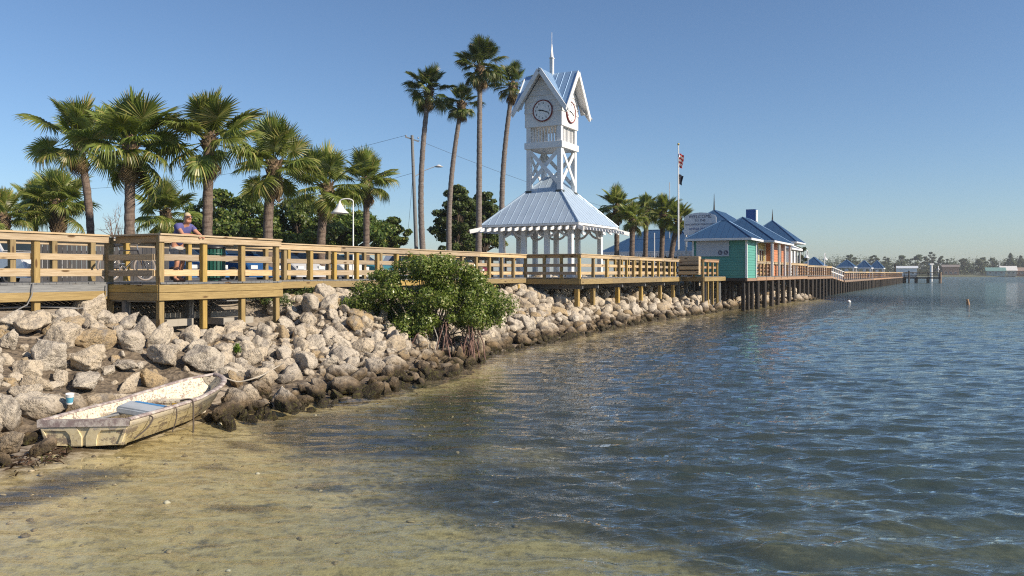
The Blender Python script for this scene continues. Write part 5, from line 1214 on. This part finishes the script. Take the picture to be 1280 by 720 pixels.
link('shirt', skin_mesh('shirt', S_, e_), SHIRT, MAN)
S_ = {'a': ((-.10, 0, .95), (.135, .165)), 'b': ((-.11, 0, .86), (.14, .17))}; e_ = [('a', 'b')]
for s, t_, k in ((1, 'l', (-.04, .125, .54)), (-1, 'r', (.04, -.115, .53))): S_[t_+'1'] = ((-.095, s*.10, .78), .118); S_[t_+'2'] = ((k[0], k[1], .56), .098); e_ += [('b', t_+'1'), (t_+'1', t_+'2')]
link('shorts', skin_mesh('shorts', S_, e_), SHORTS, MAN)
link('hair', skin_mesh('hair', {'a': ((.255, -.01, 1.56), .075), 'b': ((.295, -.012, 1.625), .094), 'c': ((.36, -.018, 1.655), .062)}, [('a', 'b'), ('b', 'c')]), HAIR, MAN)
m = MB(); m.box((.418, -.075, 1.578), (.014, .05, .035)); m.box((.424, .015, 1.578), (.014, .05, .035)); m.box((.42, -.03, 1.585), (.012, .05, .01)); m.tube([(.415, -.098, 1.585), (.33, -.112, 1.585)], .006, 5); m.tube([(.42, .04, 1.585), (.33, .085, 1.585)], .006, 5); m.build('sunglasses', BLACK, MAN)
for s, t_, an, toe in ((1, 'l', (-.14, .12, .09), (.02, .14, .035)), (-1, 'r', (-.02, -.12, .09), (.14, -.14, .035))):
    link('sandal', skin_mesh('sandal', {'a': ((an[0]-.04, an[1], .03), .042), 'b': ((an[0]+.06, an[1]+.005*s, .035), .046), 'c': ((toe[0]+.02, toe[1], .028), .038)}, [('a', 'b'), ('b', 'c')], 1), paint((.16, .09, .06), .7), MAN)

# ------------------------------------------------------------------ bicycle
BK = thing('bicycle', 'black bicycle with pale tyres propped on the inner railing', 'bicycle', (*DK(1.15, -1.62), DZ), DECK_RZ); BK.rotation_euler = (R(-5), 0, DECK_RZ)
RUB = paint((.26, .22, .19), .8); FRM = paint((.02, .02, .025), .35); CHR = paint((.6, .6, .6), .25, .9)
for x in (0, 1.02):
    wh = link('wheel', MB().tube([(x+.29*math.cos(a), 0, .335+.29*math.sin(a)) for a in np.linspace(0, 2*PI, 33)], .010, 6, caps=False).mesh('rim'), CHR, BK)
    MB().tube([(x+.313*math.cos(a), 0, .335+.313*math.sin(a)) for a in np.linspace(0, 2*PI, 33)], .024, 8, caps=False).build('tyre', RUB, wh)
    s = MB()
    for a in np.linspace(0, 2*PI, 19)[:-1]: s.tube([(x, .02, .335), (x+.29*math.cos(a), 0, .335+.29*math.sin(a))], .0022, 3, caps=False)
    s.tube([(x, -.05, .335), (x, .05, .335)], .02, 8); s.build('spokes', CHR, wh)
m = MB(); bb = (.43, 0, .30); hd_ = (.84, 0, .80); hd2 = (.87, 0, .68); st_ = (.30, 0, .78)
for a, b, r in ((bb, st_, .016), (st_, hd_, .015), (bb, hd2, .018), (hd_, hd2, .02)): m.tube([a, b], r, 8)
for s in (-1, 1): m.tube([bb, (0, s*.05, .335)], .010, 6); m.tube([(.31, 0, .74), (0, s*.05, .335)], .009, 6)
m.build('frame', FRM, BK); f = MB()
for s in (-1, 1): f.tube([(.88, s*.05, .66), (.95, s*.05, .50), (1.02, s*.05, .335)], .012, 6)
f.build('fork', FRM, BK); h = MB(); h.tube([(.85, 0, .80), (.82, 0, .95)], .013, 6); h.tube([(.70, -.30, 1.0), (.78, -.26, .99), (.83, 0, .95), (.78, .26, .99), (.70, .30, 1.0)], .012, 6); h.build('handlebar', CHR, BK)
s = MB(); s.tube([(.30, 0, .76), (.27, 0, .88)], .013, 6); s.build('seat_post', CHR, BK); s = MB(); s.tube([(.14, 0, .90), (.22, 0, .91), (.42, 0, .90)], [.085, .08, .025], 8, sy=.5); s.build('saddle', BLACK, BK)
c = MB(); c.tube([(.43+.09*math.cos(a), .04, .30+.09*math.sin(a)) for a in np.linspace(0, 2*PI, 17)], .008, 5, caps=False); c.tube([(.43, .05, .30), (.55, .05, .18)], .010, 5); c.tube([(.43, -.05, .30), (.31, -.05, .42)], .010, 5); c.box((.57, .10, .17), (.09, .09, .02)); c.box((.29, -.10, .43), (.09, .09, .02)); c.build('crankset', CHR, BK)

# ------------------------------------------------------------------ litter bin
TB = thing('litter_bin', 'round green slatted litter bin with black lid on the boardwalk', 'bin', (*DK(3.35, -.42), DZ), DECK_RZ); GRN = paint((.012, .085, .06), .4, wear=.1)
for k in range(20):
    a = k*PI/10; M = Matrix.Rotation(a, 4, 'Z') @ Matrix.Translation((.285, 0, .46)); MB().box((0, 0, 0), (.02, .066, .76), M).build('slat', GRN, TB)
MB().lathe([(.262, .06), (.262, .84)], 20).build('liner', BLACK, TB); m = MB(); m.lathe([(.30, .84), (.315, .86), (.315, .90), (.20, .96), (.17, .96), (.17, .93)], 24); m.build('lid', BLACK, TB); m = MB(); m.lathe([(.297, .15), (.305, .15), (.305, .19), (.297, .19)], 24, caps=False); m.lathe([(.297, .70), (.305, .70), (.305, .74), (.297, .74)], 24, caps=False); m.lathe([(.2, 0), (.2, .08)], 12); m.build('band', GRN, TB)

# ------------------------------------------------------------------ cars behind the boardwalk
GLASS = paint((.02, .03, .045), .06, wear=.02, name='car_glass'); TYRE = paint((.02, .02, .02), .8)
def car(label, x, y, rz, color, suv=False):
    z = zg1(x, y); C_ = thing('parked_car', label, 'car', (x, y, z), rz, 'cars parked behind the boardwalk'); PT = paint(color, .25, .2, wear=.03, name='car_paint'); k = 1.22 if suv else 1.0; wd = .88
    low = [(-2.2, .28), (-2.22, .62), (-2.05, .86*k), (-1.3, .93*k), (.75, .95*k), (1.85, .82*k), (2.15, .62), (2.2, .28)]
    def body(prof, w0, w1, zt):
        zs = [p[1] for p in prof]; mn, mx = min(zs), max(zs); m = MB(); n = len(prof); R_ = []
        for s in (-1, -.96, 0, .96, 1):
            R_.append([(px_*(.985 if abs(s) == 1 else 1), s*(w0+(w1-w0)*max(0, (pz_-mn)/(mx-mn))), pz_-(.03 if abs(s) == 1 and pz_ > mn else 0)) for px_, pz_ in prof])
        vs = [p for r in R_ for p in r]; fs = [(i*n+j, i*n+(j+1) % n, (i+1)*n+(j+1) % n, (i+1)*n+j) for i in range(4) for j in range(n)]+[tuple(range(n)), tuple(range(5*n-1, 4*n-1, -1))]; m.add(vs, fs, smooth=False); return m
    bo = body(low, wd, wd*.95, 0).build('body', PT, C_); cab = [(-1.75 if suv else -1.35, .92*k), (-1.45 if suv else -.85, 1.43*k), (.25, 1.45*k), (1.0, .95*k)]
    body(cab, wd*.95, wd*.74, 0).build('cabin', PT, C_)
    for s in (-1, 1):
        for xa, xb in ((-1.25, -.33), (-.25, .72)):
            q = lambda xx, f: (xx*(1-.12*f)+(.0), s*(wd*.95+(wd*.74-wd*.95)*(.12+.75*f)+.006), .92*k+.53*k*(.12+.74*f)); m = MB(); P_ = [q(xa, 0), q(xb, 0), q(xb-(.35 if xb > .5 else 0), 1), q(xa+(.25 if xa < -1 else 0), 1)]; m.add(P_+[(p[0], p[1]-s*.02, p[2]) for p in P_], [(0, 1, 2, 3), (7, 6, 5, 4), (0, 4, 5, 1), (2, 6, 7, 3)]); m.build('side_window', GLASS, C_)
    for (xa, za, xb, zb, nm) in ((.98, .97*k, .32, 1.41*k, 'windscreen'), (cab[0][0]+.03, .97*k, cab[1][0]-.02, 1.39*k, 'rear_window')):
        o = .02 if nm == 'windscreen' else -.02; m = MB(); P_ = [(xa+o, -wd*.86, za), (xa+o, wd*.86, za), (xb+o, wd*.68, zb), (xb+o, -wd*.68, zb)]; m.add(P_+[(p[0]-o, p[1], p[2]-.01) for p in P_], [(0, 1, 2, 3), (7, 6, 5, 4), (0, 4, 5, 1), (1, 5, 6, 2), (2, 6, 7, 3), (3, 7, 4, 0)]); m.build(nm, GLASS, C_)
    for xw in (-1.35, 1.35):
        for s in (-1, 1):
            M = Matrix.Translation((xw, s*.80, .33)) @ Matrix.Rotation(PI/2, 4, 'X'); w_ = link('wheel', MB().lathe([(.21, -.11), (.31, -.11), (.335, -.08), (.335, .08), (.31, .11), (.21, .11)], 24, M).mesh('tyre'), TYRE, C_); MB().lathe([(.03, -.1), (.20, -.115), (.20, .115), (.03, .1)], 16, M).build('rim', CHR, w_)
    for s in (-1, 1): MB().box((2.13, s*.62, .66), (.1, .34, .13)).build('headlight', paint((.7, .7, .68), .15), C_); MB().box((-2.19, s*.66, .74), (.06, .26, .16)).build('tail_light', paint((.35, .01, .01), .2), C_)
car('silver pickup-sized car at the far left behind the railing', X(8, 27), 27, DECK_RZ+R(275), (.62, .63, .65), True)
car('blue car parked behind the bicycle', X(205, 29), 29.5, DECK_RZ+R(268), (.03, .13, .32)); car('dark blue car parked behind the litter bin', X(262, 30), 31.5, DECK_RZ+R(272), (.02, .08, .22), True)
car('silver car parked behind the right end of the overlook', X(322, 32), 34, DECK_RZ+R(270), (.55, .56, .58)); car('white car parked behind the railing left of the mangrove', X(390, 36), 38, DECK_RZ+R(268), (.75, .75, .74))
car('teal car parked behind the railing near the bell lamp', X(441, 43), 44, DECK_RZ+R(270), (.05, .22, .25)); car('white van-like car behind the mangrove bush', X(505, 46), 50, DECK_RZ+R(270), (.7, .71, .72), True)
car('dark red car parked beside the fan palms', X(575, 56), 57, DECK_RZ+R(270), (.2, .02, .02))

# grey plank fence
W_FENCE = wood('fence_timber', (0.11, 0.105, 0.105), (0.065, 0.062, 0.062))  # timber darkened to paint in the shade on the backlit fence
FE = thing('plank_fence', 'grey weathered plank fence behind the railing at left', 'fence', (X(50, 25), 25.0, zg1(X(50, 25), 25)), R(24))
for k in range(28): board(FE, 'plank', (k*.135, 0, .05), (k*.135, 0, 1.42+random.uniform(-.03, .03)), .02, .125, W_FENCE, .004, .004)
for z in (.4, 1.1): board(FE, 'rail', (-.05, .04, z), (3.75, .04, z), .05, .09, W_GREY)

# ------------------------------------------------------------------ lamp, utility pole, wires, flag
BL = thing('bell_lamp', 'white bell-shaded lamp on a curved post among the palm fronds', 'street lamp', (X(441.5, 33.2), 33.2, zg1(X(441.5, 33.2), 33.2)), PI); gooseneck(BL, 3.4, .030, .56, 1, sc=1.15, arch=.22)
UP = thing('utility_pole', 'leaning grey wooden utility pole with crossarm and street light', 'utility pole', (X(522, 65), 65, 1.9)); tp = Vector((X(515, 65)-X(522, 65), 0, 11.7))
MB().tube([(0, 0, -.3), tp*.5, tp], [.17, .15, .12], 10).build('pole', W_GREY, UP); pa = tp*.71
MB().tube([pa, pa+Vector((.9, 0, .55)), pa+Vector((1.75, -.1, .85))], .035, 6).build('lamp_arm', GREYP, UP)
m = MB(); m.lathe([(.03, .16), (.12, .12), (.2, .06), (.38, -.02), (.30, -.05)], 14, Matrix.Translation(pa+Vector((2.05, -.1, .85)))); m.build('lamp_head', GREYP, UP)
MB().beam(tp+Vector((-.55, 0, -.12)), tp+Vector((.55, .0, -.5)), .09, .1).build('crossarm', W_GREY, UP); m = MB()
for q in (-.5, .0, .5): m.lathe([(.05, 0), (.06, .06), (.03, .14)], 8, Matrix.Translation(tp+Vector((q, 0, -.1-.17*(q+.5)))))
m.build('insulator', paint((.2, .18, .16), .3), UP)
ub = Vector((X(522, 65), 65, 1.9)); WIRE = paint((.03, .03, .03), .6)
def wire(label, a, b, sag, r=.012):
    pts = [a.lerp(b, f)-Vector((0, 0, sag*4*f*(1-f))) for f in np.linspace(0, 1, 15)]; tag(MB().tube(pts, r, 4, caps=False).build('overhead_wire', WIRE, None), label, 'wire', 'overhead wires')
wire('top overhead wire running left from the utility pole', ub+tp+Vector((-.5, 0, 0)), Vector((-48, 78, 10.5)), 1.2)
wire('lower overhead wire running left from the utility pole', ub+tp*.74, Vector((-46, 74, 6.3)), 1.4); wire('overhead wire running from the utility pole towards the fan palms', ub+tp+Vector((.5, 0, -.4)), Vector((40, 115, 7.5)), 2.0)
wire('slack service cable dangling beside the utility pole', ub+tp*.70+Vector((-.1, 0, 0)), ub+tp*.22+Vector((-.8, 0, .2)), .3)
FP = thing('flagpole', 'tall white flagpole with two limp flags beside the small palms', 'flagpole', (X(848, 57), 57, 2.0)); MB().tube([(0, 0, -.2), (0, 0, 5), (0, 0, 9.5)], [.075, .06, .04], 10).build('pole', WHITE, FP); MB().lathe([(.01, 9.48), (.07, 9.53), (.09, 9.58), (.06, 9.66), (.01, 9.68)], 10).build('finial', paint((.5, .4, .15), .3, .8), FP)
def flag(zt, h, wv, mats, seed, nm):
    rg = random.Random(seed); f_ = link(nm, None, None, FP); nst = len(mats); root = None
    for i in range(nst):
        m = MB(); z0, z1 = zt-h*i/nst, zt-h*(i+1)/nst; n = 9; P_ = []
        for zz in (z0, z1):
            for k in range(n):
                t = k/(n-1); P_.append((.06+wv*t*(1-.25*(zt-zz)/h)+.03*math.sin(zz*5+k), .10*math.sin(k*1.7+zz*3.1+seed)+.02*k, zz-.38*t*t*h*.45))
        m.add(P_, [(k, k+1, n+k+1, n+k) for k in range(n-1)], smooth=True)
        o = m.build('stripe', mats[i], FP)
    bpy.data.objects.remove(f_)
RS_, WS_ = paint((.45, .03, .03), .8), paint((.75, .74, .72), .8); flag(8.95, 1.0, .34, [RS_, WS_]*3+[RS_], 2, 'flag'); flag(7.45, .7, .30, [paint((.02, .025, .05), .8)]*3, 5, 'flag')
for q, Z, yb, yt, lab in ((837, 70, 318, 228, 'thin grey mast left of the flagpole'), (818, 48, 320, 291, 'short grey post between the pavilion and the small palms')):
    o = MB().tube([(X(q, Z), Z, 1.9), (X(q, Z), Z, ZH(yt, Z))], .035, 6).build('mast', GREYP, None); tag(o, lab, 'pole')
# ------------------------------------------------------------------ things on the water
o = thing('mooring_buoy', 'white ball buoy floating off the end of the rock bank', 'buoy', (X(1061, 66), 66, 0)); MB().lathe([(.01, -.15), (.10, -.1), (.16, .02), (.16, .08), (.10, .17), (.03, .2)], 14).build('float', WHITE, o); MB().lathe([(.03, .18), (.05, .21), (.02, .26)], 8).build('ring', W_DARK, o)
o = thing('pile_stump', 'dark wooden pile stump sticking out of open water', 'stump', (X(1210, 61), 61, -.3)); MB().tube([(0, 0, -1.5), (.02, 0, .3), (-.05, 0, .72)], [.13, .12, .09], 9).build('stump', W_PIER, o)
# ------------------------------------------------------------------ far shore
fx = np.linspace(60, 1400, 120); fy = np.array([548, 556, 575, 900, 2200]); FX, FY = np.meshgrid(fx, fy); FZ = np.tile(np.array([-.8, .7, 1.4, 2.5, 4])[:, None], (1, 120))+(fbm(np.stack([FX.ravel()*.03, FY.ravel()*.03, 0*FX.ravel()], 1), 2, 4).reshape(FX.shape)-.5)*.8; FY = FY+np.array([1, 1, 1, 0, 0])[:, None]*(fbm(np.stack([FX[0]*.02, FX[0]*0, FX[0]*0], 1), 3, 2)*24-12)[None, :]
tag(link('far_shore', np_mesh('far_shore', np.stack([FX.ravel(), FY.ravel(), FZ.ravel()], 1), grid_faces(120, 5), True), paint((.10, .11, .06), .9)), 'low wooded shore across the bay', kind='structure')
rg = np.random.default_rng(91); cl = []
for i in range(760):
    x = rg.uniform(165, 520); y = rg.uniform(566, 612); h = rg.uniform(4.5, 13.0)*(1+.5*(fbm(np.array([[x*.02, 0, 0]]), 2, 6)[0]-.5)*2); r = rg.uniform(2.0, 4.2); cl.append((x, y, 1.2+h*.5, r, r, h*.55))
P, N = clump_cloud(cl, 60000, rg, .5); V, F, rn = leaves(P, N, 1.0, rg, .6); tag(link('far_woodland', np_mesh('far_woodland', V, F, False, {'rnd': rn}), FARW), 'dense low woodland along the far shore', kind='stuff')
for i, (px, yt, wpx, lb) in enumerate(((1062, 317, 20, 'dark flat-topped tree rising above the second blue shelter'), (1092, 318, 18, 'tall tree on the far shore behind the outermost shelter'), (1108, 320, 14, 'thin tree on the far shore left of the white boathouse'), (1128, 318, 26, 'bushy tall tree on the far shore above the white boathouse'), (1147, 317, 22, 'tall tree on the far shore right of the white boathouse'), (1164, 314, 20, 'tallest tree on the far shore behind the navigation pole'), (1178, 319, 16, 'tree on the far shore right of the navigation pole'), (1206, 321, 22, 'spreading tree on the far shore past the pier head'), (1228, 320, 18, 'tree on the far shore above the white roofed house'), (1241, 322, 14, 'thin-topped tree on the far shore left of the pointed pine'), (1263, 317, 15, 'pointed pine on the far shore near the right edge'), (1276, 320, 16, 'pointed pine on the far shore at the right edge'))):
    limb_tree('far_tree', lb, 'tree', px, 572, yt, 340, wpx*1.15, 3000, .9, FARW, 100+i, 'tall trees on the far shore', 34, 'cone' if px > 1250 else 'broad')
def house(lab, px, Z, wd, dp, wall_, roof_, h=3.2, rise=2.2, zb=1.0):
    Hs = thing('shore_house', lab, 'house', (X(px, Z), Z, zb), R(-25), 'houses on the far shore'); m = MB(); m.box((0, 0, h/2-.3), (wd, dp, h+.6)); m.build('wall', wall_, Hs); mb = MB(); o = .7; mb.prism([(-dp/2-o, h-.2), (dp/2+o, h-.2), (0, h+rise)], -wd/2-o, wd/2+o, Matrix.Rotation(PI/2, 4, 'Z')); mb.build('roof', roof_, Hs)
    for k in range(3): f = MB().box((-wd*.3+k*wd*.3, -dp/2-.03, 1.7), (1.6, .1, 1.4)).build('window', WHITE, Hs); MB().box((-wd*.3+k*wd*.3, -dp/2-.1, 1.7), (1.3, .06, 1.1)).build('pane', DARKGLASS, f)
BRN = paint((.22, .13, .09), .8); house('low house with pale teal roof on the far shore', 1244, 556, 11, 8, paint((.35, .42, .38), .7), paint((.16, .30, .27), .6)); house('house with bright white roof on the far shore', 1260, 555, 9, 8, paint((.5, .42, .32), .7), paint((.8, .78, .74), .5), 3.4, 3.0)
house('brown house at the right edge of the far shore', 1276, 556, 11, 8, BRN, paint((.3, .22, .18), .7)); house('tall orange-brown house on the far shore behind the pier head', 1188, 563, 10, 8, paint((.42, .22, .13), .8), paint((.22, .19, .17), .7), 6.0, 1.4); house('white boathouse showing over the pier rail', 1133, 552, 13, 9, WHITE, paint((.62, .66, .70), .6), 5.0, 1.4)

# ------------------------------------------------------------------ haze over the bay
hz = MB().box((350, 850, 6.0), (2400, 2000, 23.0)).mesh('haze'); hm = bpy.data.materials.new('haze'); hm.use_nodes = True; hn = hm.node_tree; hn.nodes.remove(hn.nodes['Principled BSDF'])
pv = nd(hn, 'ShaderNodeVolumePrincipled', {'Color': (.86, .90, .95, 1), 'Density': .00028, 'Anisotropy': .2}); hn.links.new(pv.outputs[0], hn.nodes['Material Output'].inputs['Volume'])
haze = link('haze', hz, hm); tag(haze, 'thin pale haze over the bay', kind='stuff')
